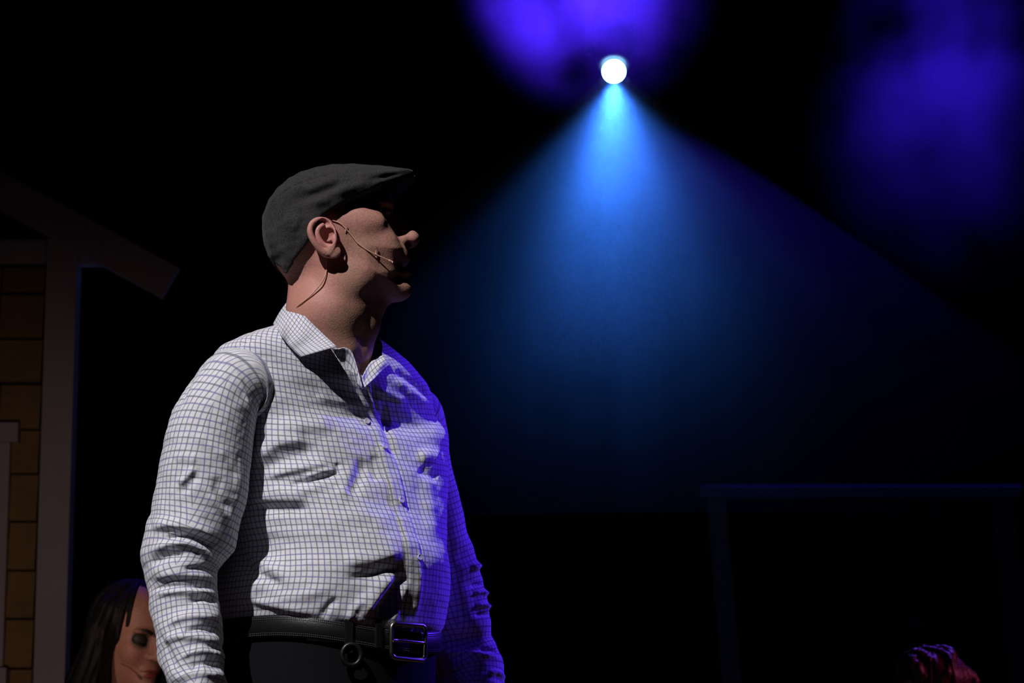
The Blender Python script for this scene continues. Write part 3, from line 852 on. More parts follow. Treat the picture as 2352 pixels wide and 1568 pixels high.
for i in range(NR_):
    F_, S_, B_, xc, a, b, yw = RW[i]; yw = R(yw)
    l = np.array([math.cos(yw), math.sin(yw)]); f = np.array([math.sin(yw), -math.cos(yw)])
    zF, zS, zB = [W(xc, p, MY)[2] for p in (F_, S_, B_)]
    cx_ = W(xc, S_, MY)[0]
    Vt[i, :, 0] = cx_ + a * ca * l[0] + b * sa * f[0]
    Vt[i, :, 1] = MY + YO[i] + a * ca * l[1] + b * sa * f[1]
    roll = -0.055 * a * ca * min(1, max(0, (1150 - S_) / 250))
    Vt[i, :, 2] = cph**2 * zS + sph**2 * ((zF + zB) / 2 + (zF - zB) / 2 * sph) + roll
seg = np.linalg.norm(np.diff(np.concatenate([Vt, Vt[:, :1]], 1), axis=1), axis=2)
arc = np.concatenate([np.zeros((NR_, 1)), np.cumsum(seg, 1)], 1)
icf = NA // 2
U = arc[:, :NA] - arc[:, icf:icf + 1]
Vl = np.concatenate([np.zeros((1, NA)), np.cumsum(np.linalg.norm(np.diff(Vt, axis=0), axis=2), 0)], 0)
UVt = np.stack([U, Vl], -1).reshape(-1, 2)
Pt = Vt.reshape(-1, 3)
Ft = grid_faces(NR_, NA, True)
Nt = vnormals(Pt, Ft)
if (Nt * (Pt - Pt.mean(0))).sum() < 0: Ft = Ft[:, ::-1].copy(); Nt = -Nt
# loose cloth: broad sag, wrinkles that run round the trunk, button band
lowf = np.clip((1.62 - Pt[:, 2]) / 0.25, 0, 1)
soft = 0.0045 * vnoise(Pt * np.array([7, 7, 11]) + 3) + 0.0022 * vnoise(Pt * np.array([14, 14, 34]) + 9) * (0.4 + lowf)
soft += 0.0007 * vnoise(Pt * np.array([60, 60, 90]))
Pt = Pt + Nt * soft[:, None]
u_ = UVt[:, 0]
band = 1 / (1 + np.exp(-(0.0155 - np.abs(u_)) / 0.0007))
pk = 0.0012 * vnoise(Pt * np.array([10, 10, 42]) + 5)
Pt = Pt + Nt * (band * (0.0022 + pk))[:, None]
Pt = Pt + Nt * (-0.0012 * np.exp(-((np.abs(u_) - 0.0175) / 0.0016)**2))[:, None]
ts = [  # strokes left to right: (points, width above, width below, height)
    ([(590, 1062), (640, 1020), (710, 1008)], 30, 16, 0.0105), ([(600, 1080), (650, 1056), (735, 1026)], 12, 20, -0.0045),
    ([(600, 1098), (680, 1078), (770, 1064)], 16, 9, 0.0060), ([(660, 1118), (720, 1098), (780, 1082)], 7, 12, -0.0065), ([(690, 1104), (740, 1086), (778, 1080)], 8, 5, 0.0060),
    ([(575, 1143), (640, 1144), (710, 1146)], 22, 11, 0.0075), ([(580, 1164), (650, 1170), (720, 1166)], 8, 14, -0.0060),
    ([(600, 1120), (680, 1128), (760, 1110)], 14, 12, 0.0040),
    ([(775, 1060), (776, 1092)], 6, 6, -0.004), ([(842, 1050), (826, 1090), (806, 1142)], 16, 20, -0.0065), ([(815, 1050), (800, 1100), (780, 1150)], 18, 16, 0.0040),
    ([(862, 1040), (860, 1080), (866, 1110)], 12, 12, -0.004),
    ([(640, 972), (700, 978), (770, 975)], 20, 16, 0.0030), ([(640, 995), (700, 998), (760, 992)], 12, 14, -0.0024),
    ([(720, 910), (780, 922), (830, 935)], 14, 10, 0.0030),
    ([(880, 940), (890, 1000), (915, 1060)], 9, 9, -0.0050), ([(960, 1052), (985, 1046), (1010, 1052)], 16, 14, 0.0060), ([(962, 1072), (985, 1090), (1008, 1100)], 12, 12, -0.0060),
    ([(988, 1060), (985, 1140), (1000, 1250)], 14, 16, 0.0040),
    ([(560, 1250), (600, 1290), (660, 1326)], 16, 12, 0.0060), ([(556, 1272), (590, 1312), (650, 1345)], 8, 14, -0.0050),
    ([(690, 1190), (760, 1196), (860, 1180)], 22, 18, 0.0030), ([(560, 1215), (680, 1225), (800, 1222)], 16, 14, 0.0024),
    ([(780, 1290), (850, 1286), (930, 1262)], 24, 14, 0.0070), ([(790, 1330), (850, 1320), (930, 1296)], 10, 14, -0.0055),
    ([(832, 1420), (862, 1370), (905, 1312)], 22, 12, 0.0110), ([(872, 1420), (895, 1370), (930, 1312)], 10, 14, -0.0075),
    ([(905, 1430), (920, 1380), (938, 1330)], 8, 8, 0.0040), ([(950, 1420), (960, 1360), (962, 1300)], 10, 14, 0.0040),
    ([(610, 1380), (690, 1368), (760, 1352)], 16, 14, 0.0040), ([(560, 1372), (640, 1392), (720, 1408)], 12, 10, 0.0050), ([(740, 1420), (752, 1395), (776, 1372)], 9, 9, -0.0050),
    ([(800, 1432), (812, 1400), (840, 1370)], 10, 9, 0.0040), ([(550, 1395), (580, 1362), (600, 1330)], 14, 12, 0.0050),
    ([(900, 870), (945, 900), (990, 940)], 10, 12, 0.0040), ([(905, 850), (950, 880), (985, 915)], 8, 10, -0.0040), ([(860, 905), (880, 900), (935, 925)], 10, 10, 0.0030),
    ([(560, 770), (600, 752), (632, 742)], 4, 4, -0.0015), ([(515, 812), (570, 783), (636, 760)], 3, 3, -0.0020)]
Nt = vnormals(Pt, Ft)
Pt = sculpt(Pt, Nt, ts)
shirt = mesh_obj('shirt', Pt, Ft, M['shirt'], man, uv=UVt)
tag(shirt, 'white shirt with fine navy check, open collar')
bvh_t = BVHTree.FromPolygons([tuple(p) for p in Pt], [tuple(f) for f in Ft.tolist()])
def hit(bvh, px, py):
    d = Vector(ray(px, py)); d.normalize()
    h = bvh.ray_cast(Vector(CAM), d)
    return (np.array(h[0]), np.array(h[1])) if h[0] is not None else (None, None)

# ---- sleeves
def sleeve(rows, n_r, n_a, fold, strokes, name='sleeve'):
    """rows: cx, cy, half width (px), depth y, half depth (m)"""
    C = np.array([W(r[0], r[1], r[3]) for r in rows])
    k = np.cumsum([0] + [np.linalg.norm(C[i+1] - C[i]) for i in range(len(C) - 1)])
    tab = np.column_stack([C, [r[2] / 1335 for r in rows], [r[4] for r in rows]])
    T = spline(tab, n_r, k)
    P = T[:, :3]; D = np.gradient(P, axis=0); D /= np.linalg.norm(D, axis=1, keepdims=True)
    e1 = np.cross(D, [0, 1.0, 0]); e1 /= np.linalg.norm(e1, axis=1, keepdims=True)
    e2 = np.cross(D, e1)
    a = np.arange(n_a) / n_a * 2 * math.pi + math.pi / 2
    V = P[:, None] + T[:, 3, None, None] * np.cos(a)[None, :, None] * e1[:, None] + T[:, 4, None, None] * np.sin(a)[None, :, None] * e2[:, None]
    sg = np.linalg.norm(np.diff(np.concatenate([V, V[:, :1]], 1), axis=1), axis=2)
    ar = np.concatenate([np.zeros((n_r, 1)), np.cumsum(sg, 1)], 1)[:, :n_a]
    ar = ar - ar[:, n_a // 2][:, None]
    vl = np.concatenate([[0], np.cumsum(np.linalg.norm(np.diff(P, axis=0), axis=1))])
    uv = np.stack([ar, np.broadcast_to(vl[:, None], ar.shape)], -1).reshape(-1, 2)
    V = V.reshape(-1, 3); F = grid_faces(n_r, n_a, True)
    Nn = vnormals(V, F)
    if (Nn * (V - np.repeat(P, n_a, 0))).sum() < 0: F = F[:, ::-1].copy(); Nn = -Nn
    s = np.repeat(vl, n_a); ang = np.tile(a, n_r)
    V = V + Nn * (fold(s, ang, V))[:, None]
    Nn = vnormals(V, F)
    V = sculpt(V, Nn, strokes)
    return V, F, uv, P
def fold_near(s, ang, V):
    low = np.clip((s - 0.20) / 0.10, 0, 1)
    w = 0.0040 * vnoise(V * 9 + 2) + 0.0016 * vnoise(V * np.array([30, 30, 45]) + 4)
    q = vnoise(np.column_stack([np.cos(ang) * 1.1, np.sin(ang) * 1.1, s * 24]) + 7)
    q2 = vnoise(np.column_stack([np.cos(ang) * 1.7, np.sin(ang) * 1.7, s * 40]) + 17)
    return w + low * (0.0062 * q + 0.0030 * q2) + 0.0006 * vnoise(V * 110)
nrows = [(565, 905, 76, 4.690, 0.070), (540, 892, 84, 4.668, 0.074), (514, 922, 84, 4.650, 0.076), (491, 975, 93, 4.638, 0.076), (474, 1050, 98, 4.630, 0.075), (462, 1130, 101, 4.625, 0.074), (446, 1205, 95, 4.622, 0.070),
         (424, 1270, 88, 4.618, 0.066), (418, 1315, 85, 4.612, 0.064), (423, 1360, 78, 4.604, 0.061), (429, 1430, 79, 4.592, 0.059), (440, 1500, 74, 4.578, 0.056), (454, 1565, 64, 4.565, 0.052), (464, 1622, 54, 4.552, 0.046)]
ns = [([(478, 822), (440, 862), (408, 935)], 7, 5, -0.0060), ([(505, 812), (545, 860), (568, 920), (580, 975)], 4, 4, 0.0022),
      ([(418, 1134), (436, 1112), (458, 1086)], 10, 9, -0.0035), ([(412, 1118), (430, 1096), (450, 1075)], 12, 6, 0.0050),
      ([(500, 1090), (505, 1140), (535, 1180)], 12, 12, -0.0050), ([(545, 1080), (545, 1130), (530, 1185)], 10, 10, 0.0040), ([(480, 1130), (510, 1170), (535, 1200)], 12, 10, 0.0045),
      ([(345, 1212), (400, 1208), (460, 1218), (500, 1246)], 18, 8, 0.0100), ([(370, 1240), (430, 1230), (490, 1256)], 6, 10, -0.0080),
      ([(340, 1272), (390, 1252), (440, 1252), (490, 1285)], 14, 9, 0.0090), ([(345, 1296), (380, 1276), (430, 1272)], 7, 12, -0.0075),
      ([(345, 1325), (420, 1318), (495, 1330)], 14, 9, 0.0060), ([(420, 1308), (460, 1304), (500, 1312)], 6, 8, -0.0070),
      ([(350, 1366), (420, 1360), (500, 1366)], 12, 7, 0.0065), ([(430, 1384), (470, 1372), (502, 1380)], 7, 9, -0.0070),
      ([(350, 1352), (420, 1346), (490, 1352)], 5, 6, -0.0040),
      ([(380, 1440), (430, 1418), (508, 1418)], 14, 8, 0.0070), ([(420, 1452), (460, 1442), (508, 1450)], 7, 10, -0.0070),
      ([(365, 1478), (420, 1462), (510, 1476)], 12, 8, 0.0065), ([(360, 1450), (385, 1490), (410, 1545)], 8, 8, -0.0040),
      ([(410, 1512), (460, 1496), (512, 1508)], 10, 8, 0.0065), ([(430, 1532), (470, 1522), (512, 1532)], 7, 9, -0.0060), ([(400, 1560), (450, 1548), (518, 1552)], 9, 8, 0.0060),
      ([(440, 1000), (480, 1020), (520, 1060)], 16, 12, 0.0035), ([(400, 1060), (420, 1050), (455, 1060)], 14, 12, 0.0030)]
Vs, Fs, uvs, axn = sleeve(nrows, 420, 260, fold_near, ns)
o = mesh_obj('sleeve', Vs, Fs, M['shirt'], shirt, uv=uvs)
# far arm, hand at the pocket
def fold_far(s, ang, V):
    low = np.clip((s - 0.16) / 0.12, 0, 1)
    w = 0.0040 * vnoise(V * 9 + 12) + 0.0015 * vnoise(V * 36 + 14)
    q = vnoise(np.column_stack([np.cos(ang) * 1.2, np.sin(ang) * 1.2, s * 30]) + 27)
    return w + low * 0.0060 * q
frows = [(930, 948, 72, 4.925, 0.070), (945, 965, 78, 4.935, 0.074), (953, 1020, 80, 4.945, 0.074), (962, 1090, 82, 4.955, 0.072), (982, 1180, 82, 4.970, 0.070), (1006, 1270, 81, 4.985, 0.067), (1030, 1350, 80, 4.995, 0.064),
         (1050, 1430, 78, 5.000, 0.062), (1056, 1475, 74, 5.002, 0.060), (1068, 1512, 78, 5.002, 0.064), (1082, 1545, 80, 5.000, 0.066), (1090, 1590, 74, 4.990, 0.064), (1090, 1640, 62, 4.975, 0.055)]
fs = [([(1085, 1310), (1100, 1300), (1120, 1310)], 10, 6, 0.007), ([(1080, 1345), (1098, 1342), (1120, 1345)], 6, 6, -0.005), ([(1085, 1365), (1105, 1360), (1125, 1366)], 7, 5, 0.006),
      ([(1090, 1395), (1108, 1390), (1130, 1396)], 7, 5, 0.006), ([(1090, 1412), (1110, 1410), (1130, 1414)], 5, 5, -0.005), ([(1010, 1500), (1080, 1500), (1150, 1510)], 6, 5, 0.004), ([(1100, 1490), (1130, 1492), (1150, 1500)], 4, 6, -0.006),
      ([(1120, 1550), (1140, 1545), (1160, 1560)], 6, 6, 0.006)]
Vf, Ff, uvf, axf = sleeve(frows, 380, 220, fold_far, fs)
o = mesh_obj('sleeve', Vf, Ff, M['shirt'], shirt, uv=uvf)
# cuffs
def cuff(ax, r0, r1, ln):
    e = ax[-1]; d = ax[-1] - ax[-6]; d /= np.linalg.norm(d)
    e1 = np.cross(d, [0, 1.0, 0]); e1 /= np.linalg.norm(e1); e2 = np.cross(d, e1)
    n = 48; a = np.arange(n) / n * 2 * math.pi
    rows = []; uv = []
    for t, r in ((-0.012, r0), (0.0, r0 + 0.002), (ln * 0.5, (r0 + r1) / 2 + 0.003), (ln, r1), (ln, r1 - 0.004), (0.01, r0 - 0.008)):
        rows.append(e + d * t + r * (np.cos(a)[:, None] * e1 + np.sin(a)[:, None] * e2)); uv.append(np.column_stack([a * 0.036, np.full(n, t)]))
    V = np.concatenate(rows); F = grid_faces(6, n, True, True)
    return V, F, np.concatenate(uv), e + d * ln, d
Vq, Fq, uq, wr_n, dr_n = cuff(axn, 0.042, 0.037, 0.055)
mesh_obj('cuff', Vq, Fq, M['shirt'], shirt, uv=uq)

# ---- collar
def patch(rows, nu, nv, clear=None):
    """rows of (px, py, y) control points -> smooth sheet; clear keeps it in front of the trunk"""
    G = []
    for r in rows:
        pts = []
        for (px, py, y) in r:
            if clear:
                h, _ = hit(bvh_t, px, py)
                if h is not None and h[1] < y + clear: y = h[1] - clear
            pts.append(W(px, py, y))
        G.append(spline(pts, nu) if len(pts) > 2 else np.linspace(pts[0], pts[1], nu))
    G = np.array(G)
    if len(G) > 2: S = np.stack([spline(G[:, i], nv) for i in range(nu)], 1)
    else: S = G[0][None] + (G[1] - G[0])[None] * np.linspace(0, 1, nv)[:, None, None]
    lu = np.linalg.norm(np.diff(S, axis=1), axis=2).sum(1).mean(); lv = np.linalg.norm(np.diff(S, axis=0), axis=2).sum(0).mean()
    du, dv = np.meshgrid(np.linspace(0, lu, nu), np.linspace(0, lv, nv))
    return S.reshape(-1, 3), grid_faces(nv, nu), np.stack([du, dv], -1).reshape(-1, 2)
def cloth_patch(name, rows, nu, nv, clear=None, th=0.0016):
    V, F, uv = patch(rows, nu, nv, clear)
    o = mesh_obj(name, V, F, M['shirt'], shirt, uv=uv); solid(o, th); return o
cloth_patch('collar_leaf', [
    [(720, 700, 4.853), (668, 686, 4.803), (676, 698, 4.733), (706, 732, 4.688), (741, 766, 4.664), (773, 796, 4.636)],
    [(700, 722, 4.863), (648, 712, 4.803), (656, 728, 4.713), (686, 764, 4.670), (712, 788, 4.648), (736, 806, 4.628)],
    [(690, 750, 4.873), (631, 741, 4.793), (640, 760, 4.698), (660, 788, 4.655), (675, 805, 4.8), (690, 820, 4.8)]], 60, 24, 0.010)
cloth_patch('collar_stand', [
    [(735, 775, 4.684), (772, 799, 4.684), (792, 798, 4.690), (808, 808, 4.696), (820, 842, 4.698), (831, 887, 4.690)],
    [(730, 812, 4.704), (752, 832, 4.706), (776, 846, 4.708), (797, 860, 4.708), (815, 874, 4.704), (833, 893, 4.696)]], 50, 14)
cloth_patch('collar_stand', [
    [(770, 735, 4.856), (848, 764, 4.848), (868, 793, 4.836), (884, 816, 4.820), (894, 835, 4.793)],
    [(770, 790, 4.853), (838, 800, 4.838), (848, 838, 4.813), (852, 858, 4.768), (838, 888, 4.713)]], 40, 14)
cloth_patch('collar_leaf', [
    [(833, 864, 4.706), (846, 838, 4.733), (864, 822, 4.763), (880, 816, 4.790)],
    [(834, 878, 4.698), (852, 856, 4.720), (872, 838, 4.753), (888, 826, 4.783)],
    [(838, 889, 4.692), (860, 869, 4.713), (881, 848, 4.743), (896, 837, 4.780)]], 40, 18, 0.006)
# violet-lit back of the far leaf over the far shoulder
cloth_patch('collar_leaf', [
    [(849, 766, 4.852), (870, 795, 4.840), (886, 818, 4.823), (896, 838, 4.786)],
    [(856, 784, 4.898), (878, 806, 4.893), (892, 824, 4.868), (900, 842, 4.813)]], 30, 10)
# ---- buttons
def button(px, py):
    p, n = hit(bvh_t, px, py)
    e1 = np.cross(n, [0, 0, 1.0]); e1 /= np.linalg.norm(e1); e2 = np.cross(n, e1)
    a = np.arange(16) / 16 * 2 * math.pi
    rows = []
    for t, r in ((0.0005, 0.0050), (0.0030, 0.0055), (0.0038, 0.0050), (0.0032, 0.0040), (0.0030, 0.0006)):
        rows.append(p + n * t + r * (np.cos(a)[:, None] * e1 + np.sin(a)[:, None] * e2))
    V = np.concatenate(rows); F = [tuple(f) for f in grid_faces(5, 16, True)] + [tuple(range(64, 80))]
    mesh_obj('button', V, F, M['button'], shirt)
for b_ in ((842, 968), (882, 1026), (921, 1149), (963, 1280)): button(*b_)

# ---- belt and trousers
BY = R(49)
bl_ = np.array([math.cos(BY), math.sin(BY), 0]); bf_ = np.array([math.sin(BY), -math.cos(BY), 0])
def hip_ring(a, b, zoff, n=160, cxpx=757):
    ph = np.arange(n) / n * 2 * math.pi
    c, s = np.cos(ph), np.sin(ph)
    zF, zS, zB = [W(cxpx, p, MY)[2] for p in (1463, 1432, 1425)]
    cx_ = W(cxpx, 1440, MY)[0]
    P = np.zeros((n, 3)) + [cx_, MY, 0]
    P += (a * np.sign(c) * np.abs(c)**0.9)[:, None] * bl_ + (b * np.sign(s) * np.abs(s)**0.9)[:, None] * bf_
    P[:, 2] = c**2 * zS + s**2 * ((zF + zB) / 2 + (zF - zB) / 2 * s) + zoff
    return P
def rings_obj(name, rings, mat, parent, closed_loop=False, smooth=True):
    n = len(rings[0]); V = np.concatenate(rings)
    F = grid_faces(len(rings), n, True)
    if closed_loop:
        k = len(rings); j = np.arange(n); j2 = (j + 1) % n
        F = np.concatenate([F, np.stack([(k-1)*n + j, (k-1)*n + j2, j2, j], -1)])
    return mesh_obj(name, V, outward(V, F), mat, parent, smooth=smooth), V, F
BH = 0.036
belt, Vbelt, Fbelt = rings_obj('belt', [hip_ring(0.181, 0.183, 0), hip_ring(0.1825, 0.1845, -0.002), hip_ring(0.1830, 0.185, -BH / 2), hip_ring(0.1825, 0.1845, -BH + 0.002), hip_ring(0.181, 0.183, -BH), hip_ring(0.1775, 0.1795, -BH), hip_ring(0.1775, 0.1795, 0)], M['leather'], man, True)
tag(belt, 'black stitched leather belt')
st = []
for zo in (-0.0035, -0.0065, -BH + 0.0065, -BH + 0.0035):
    Pz = hip_ring(0.1832, 0.1852, zo, 640)
    for i in range(0, 640, 2):
        a_, b2 = Pz[i], Pz[(i + 1) % 640]
        if a_[1] > 4.86: continue
        t_ = (b2 - a_); u1 = np.array([0, 0, 0.00045]); nn = np.cross(t_, [0, 0, 1.0]); nn = nn / np.linalg.norm(nn) * 0.0006
        V_ = np.array([p + su * u1 + sn * nn for p in (a_, b2) for su in (-1, 1) for sn in (-1, 1)])
        st.append((V_, [(0, 1, 3, 2), (4, 6, 7, 5), (0, 4, 5, 1), (2, 3, 7, 6), (0, 2, 6, 4), (1, 5, 7, 3)]))
V_, F_ = join(st)
tag(mesh_obj('stitching', V_, F_, M['thread'], belt, smooth=False), kind='stuff')
bvh_b = BVHTree.FromPolygons([tuple(p) for p in Vbelt], [tuple(f) for f in Fbelt.tolist()])
def frame_at(px, py):
    p, n = hit(bvh_b, px, py)
    if (n @ (CAM - p)) < 0: n = -n
    n[2] = 0; n /= np.linalg.norm(n)
    e1 = np.cross([0, 0, 1.0], n); e1 /= np.linalg.norm(e1)
    return p, n, e1, np.array([0, 0, 1.0])
p, n, e1, e2 = frame_at(936, 1474)
# rounded rectangular frame, slightly bowed, with prong
w2, h2, rc = 0.040, 0.0285, 0.009
pts = []
for (sx, sy, a0) in ((1, 1, 0), (-1, 1, 90), (-1, -1, 180), (1, -1, 270)):
    for k in range(5):
        aa_ = R(a0 + k * 22.5); pts.append((sx * (w2 - rc) + rc * math.cos(aa_), sy * (h2 - rc) + rc * math.sin(aa_)))
tilt = 0.0
path = [p + e1 * x + e2 * y + n * (0.007 - 3.2 * x * x) for x, y in pts]
path = path + path[:1]
V_, F_ = tube(path, 0.0042, 10, False)
bk = mesh_obj('buckle', V_, F_, M['buckle'], belt)
V_, F_ = tube([p + e1 * x + n * (0.0105 - 3.0 * x * x) for x in np.linspace(-0.040, 0.038, 8)], [0.0028] * 7 + [0.002], 8)
mesh_obj('prong', V_, F_, M['buckle'], bk)
# keeper loop next to the buckle and the belt loops of the trousers
tro_root = None
def strip(px, h0, h1, wdt, th, mat, parent, name, off=0.0015):
    p, n, e1, e2 = frame_at(px, 1455 if px < 900 else 1475)
    z0_, z1_ = p[2] + h0, p[2] + h1
    V_ = []
    for z in (z0_, (z0_ + z1_) / 2, z1_):
        for x in (-wdt / 2, wdt / 2):
            for t in (-0.004, off + th): V_.append(p + e1 * x + n * t + np.array([0, 0, z - p[2]]))
    V_ = np.array(V_); F_ = []
    for r in (0, 4): F_ += [(r, r+1, r+5, r+4), (r+2, r+6, r+7, r+3), (r+1, r+3, r+7, r+5), (r, r+4, r+6, r+2)]
    F_ += [(0, 2, 3, 1), (8, 9, 11, 10)]
    o = mesh_obj(name, V_, F_, mat, parent, smooth=False); bevel(o, 0.001); return o
strip(868, -0.024, 0.024, 0.012, 0.003, M['leather'], belt, 'keeper')
# trousers: hips then two legs, one mesh
zc_ = W(757, 1460, MY)[2]
hipr = [hip_ring(0.172, 0.174, 0.006), hip_ring(0.174, 0.176, -0.03), hip_ring(0.1745, 0.174, -BH - 0.002), hip_ring(0.176, 0.172, -0.10), hip_ring(0.178, 0.165, -0.16), hip_ring(0.172, 0.150, -0.20), hip_ring(0.15, 0.12, -0.235)]
tparts = []
Vp_ = np.concatenate(hipr); tparts.append((Vp_, [tuple(f) for f in outward(Vp_, grid_faces(len(hipr), 160, True))]))
cxh = W(757, 1440, MY)[0]
foot = []
for sg in (-1, 1):
    hipc = np.array([cxh, MY, zc_ - 0.17]) + sg * 0.088 * bl_
    kn = np.array([cxh, MY, 0.50]) + sg * 0.105 * bl_ + 0.02 * bf_; an = np.array([cxh, MY, 0.055]) + sg * 0.12 * bl_ - 0.01 * bf_
    T_ = spline(np.column_stack([[hipc, (hipc + kn) / 2, kn, (kn + an) / 2, an], [0.092, 0.083, 0.068, 0.062, 0.058]]), 40)
    nn_ = 48; aa_ = np.arange(nn_) / nn_ * 2 * math.pi
    rr_ = []
    for q in T_:
        rr_.append(q[:3] + q[3] * (np.cos(aa_)[:, None] * bl_ + 1.08 * np.sin(aa_)[:, None] * bf_))
    V_ = np.concatenate(rr_); Nn = V_ - np.repeat(T_[:, :3], nn_, 0); Nn /= np.linalg.norm(Nn, axis=1, keepdims=True)
    V_ = V_ + Nn * (0.005 * vnoise(V_ * np.array([9, 9, 16])))[:, None]
    tparts.append((V_, [tuple(f) for f in outward(V_, grid_faces(40, nn_, True))]))
    foot.append(an)
V_, F_ = join(tparts)
tro = mesh_obj('trousers', V_, F_, M['charcoal'], man)
tag(tro, 'dark charcoal trousers')
strip(801, -0.062 + 0.03, 0.030, 0.014, 0.003, M['charcoal'], tro, 'belt_loop')
p, n, e1, e2 = frame_at(806, 1470)
cc = p + n * 0.006 + np.array([0, 0, W(806, 1504, p[1])[2] - p[2]])
V_, F_ = tube([cc + 0.0155 * (math.cos(a_) * e1 + math.sin(a_) * 1.1 * e2) for a_ in np.linspace(0, 2 * math.pi, 25)], 0.0042, 8, False)
mesh_obj('belt_ring', V_, F_, M['leather'], belt)
# shoes
for an in foot:
    sf = Field(an + [-0.26, -0.26, -0.06], an + [0.26, 0.26, 0.10], 0.006)
    heel = an - 0.05 * bf_; toe = an + 0.19 * bf_
    sf.chain([np.append(heel[:2], 0.045), np.append((an + 0.06 * bf_)[:2], 0.045), np.append(toe[:2], 0.032)], [0.040, 0.046, 0.032], 0.03)
    sf.cap(np.append(an[:2], 0.05), np.append(an[:2], 0.09), 0.044, 0.042, 0.03)
    gz = (0.001 - sf.ax[2])[None, None, :] * np.ones(sf.n)
    sf.put((slice(None),) * 3, gz.astype(np.float32), 0.004, '^')
    V_, F_ = sf.mesh(); mesh_obj('shoe', V_, outward(V_, F_), M['shoe'], man)

# ---- hands (joined to the body mesh)
def hand(fl, wrist, dirv, back, thumb_side, fore, curl=0.35, sc=1.0):
    """dirv: wrist to knuckles, back: out of the back of the hand, thumb_side: +1/-1 along dirv x back"""
    d = np.asarray(dirv, float) / np.linalg.norm(dirv); b = np.asarray(back, float); b = b - d * (b @ d); b /= np.linalg.norm(b)
    s_ = np.cross(d, b) * thumb_side
    w = np.asarray(wrist, float)
    fl.cap(fore, w, 0.036, 0.027, 0.012)
    for k_, o_ in enumerate((0.028, 0.010, -0.009, -0.026)):
        kn_ = w + d * (0.088 - 0.004 * abs(k_ - 1)) * sc + s_ * o_
        fl.cap(w + d * 0.015 + s_ * o_ * 0.6, kn_, 0.016, 0.0125, 0.014)
        L_ = (0.044, 0.049, 0.046, 0.036)[k_]; pos = kn_; an_ = 0.15
        for j_, (ln_, r0_, r1_) in enumerate(((1.0, 0.0100, 0.0092), (0.62, 0.0092, 0.0085), (0.5, 0.0085, 0.0072))):
            an_ += curl * (0.9 + 0.4 * j_)
            q_ = pos + L_ * ln_ * (d * math.cos(an_) - b * math.sin(an_))
            fl.cap(pos, q_, r0_, r1_, 0.004); pos = q_
    t0 = w + d * 0.028 + s_ * 0.020; t1 = t0 + 0.040 * (d * 0.62 + s_ * 0.70 - b * 0.30); t2 = t1 + 0.032 * (d * 0.88 + s_ * 0.25 - b * 0.35); t3 = t2 + 0.024 * (d * 0.95 - b * 0.30)
    fl.chain([t0, t1, t2, t3], [0.016, 0.0125, 0.0105, 0.0085], 0.007)
wr = wr_n
fl = Field(wr + [-0.14, -0.16, -0.26], wr + [0.14, 0.12, 0.14], 0.0028)
hand(fl, wr + dr_n * 0.02, dr_n, [-0.8, -0.3, 0], 1, wr - dr_n * 0.09)
V_, F_ = fl.mesh(); V_ = relax(V_, F_, 1); addb(V_, outward(V_, F_))
# far hand: thumb outside the pocket, fingers inside
hw = W(1046, 1610, 4.985)
fl = Field(hw + [-0.16, -0.14, -0.20], hw + [0.12, 0.14, 0.16], 0.0026)
el_ = axf[-1]
fl.cap(el_, hw, 0.036, 0.028, 0.012)
pk_ = W(1030, 1585, 4.95)
fl.cap(hw, pk_, 0.028, 0.026, 0.014)
fl.chain([W(1032, 1572, 4.945), W(1022, 1535, 4.945), W(1012, 1508, 4.945), W(1002, 1490, 4.945)], [0.014, 0.0125, 0.0115, 0.0085], 0.008)
for k_, (x_, y_) in enumerate(((1000, 1600), (1004, 1625), (1010, 1648), (1018, 1668))):
    fl.chain([pk_ + [0.004 * k_, 0, -0.012 * k_], W(x_, y_, 4.935), W(x_ - 28, y_ + 22, 4.93), W(x_ - 40, y_ + 48, 4.94)], [0.014, 0.0105, 0.0095, 0.008], 0.005)
V_, F_ = fl.mesh(); V_ = relax(V_, F_, 1); addb(V_, outward(V_, F_))
# trunk and limbs under the clothes
bd = Field((-0.85, 4.45, 0.03), (0.15, 5.2, 1.62), 0.011)
nk = head_to_world(HL(745, 860)[None])[0]
ch_ = W(760, 1010, MY); be_ = W(768, 1270, MY); hp_ = W(757, 1440, MY)
bd.chain([nk, ch_ + [0, 0, 0.05], ch_ - [0, 0, 0.06], be_, hp_, hp_ - [0, 0, 0.12]], [0.055, 0.065, 0.080, 0.11, 0.125, 0.115], 0.03)
bd.chain([ch_ + [0, 0, 0.05], axn[40], axn[200], axn[-1], wr_n], [0.05, 0.036, 0.024, 0.024, 0.024], 0.012)
bd.chain([ch_ + [0, 0, 0.05], axf[40], axf[200], axf[-1]], [0.05, 0.040, 0.034, 0.030], 0.015)
for sg, an in zip((-1, 1), foot):
    kn = np.array([cxh, MY, 0.50]) + sg * 0.105 * bl_ + 0.02 * bf_
    bd.chain([hp_ - [0, 0, 0.12] + sg * 0.08 * bl_, kn, np.append(an[:2], 0.09)], [0.075, 0.05, 0.038], 0.03)
V_, F_ = bd.mesh(); addb(V_, outward(V_, F_))
body = mesh_obj('body', np.concatenate(B_V), np.concatenate(B_F), M['skin'], man)
bvh_h = BVHTree.FromPolygons([tuple(p) for p in np.concatenate(B_V[:2])], [tuple(f) for f in np.concatenate(B_F[:2]).tolist()])
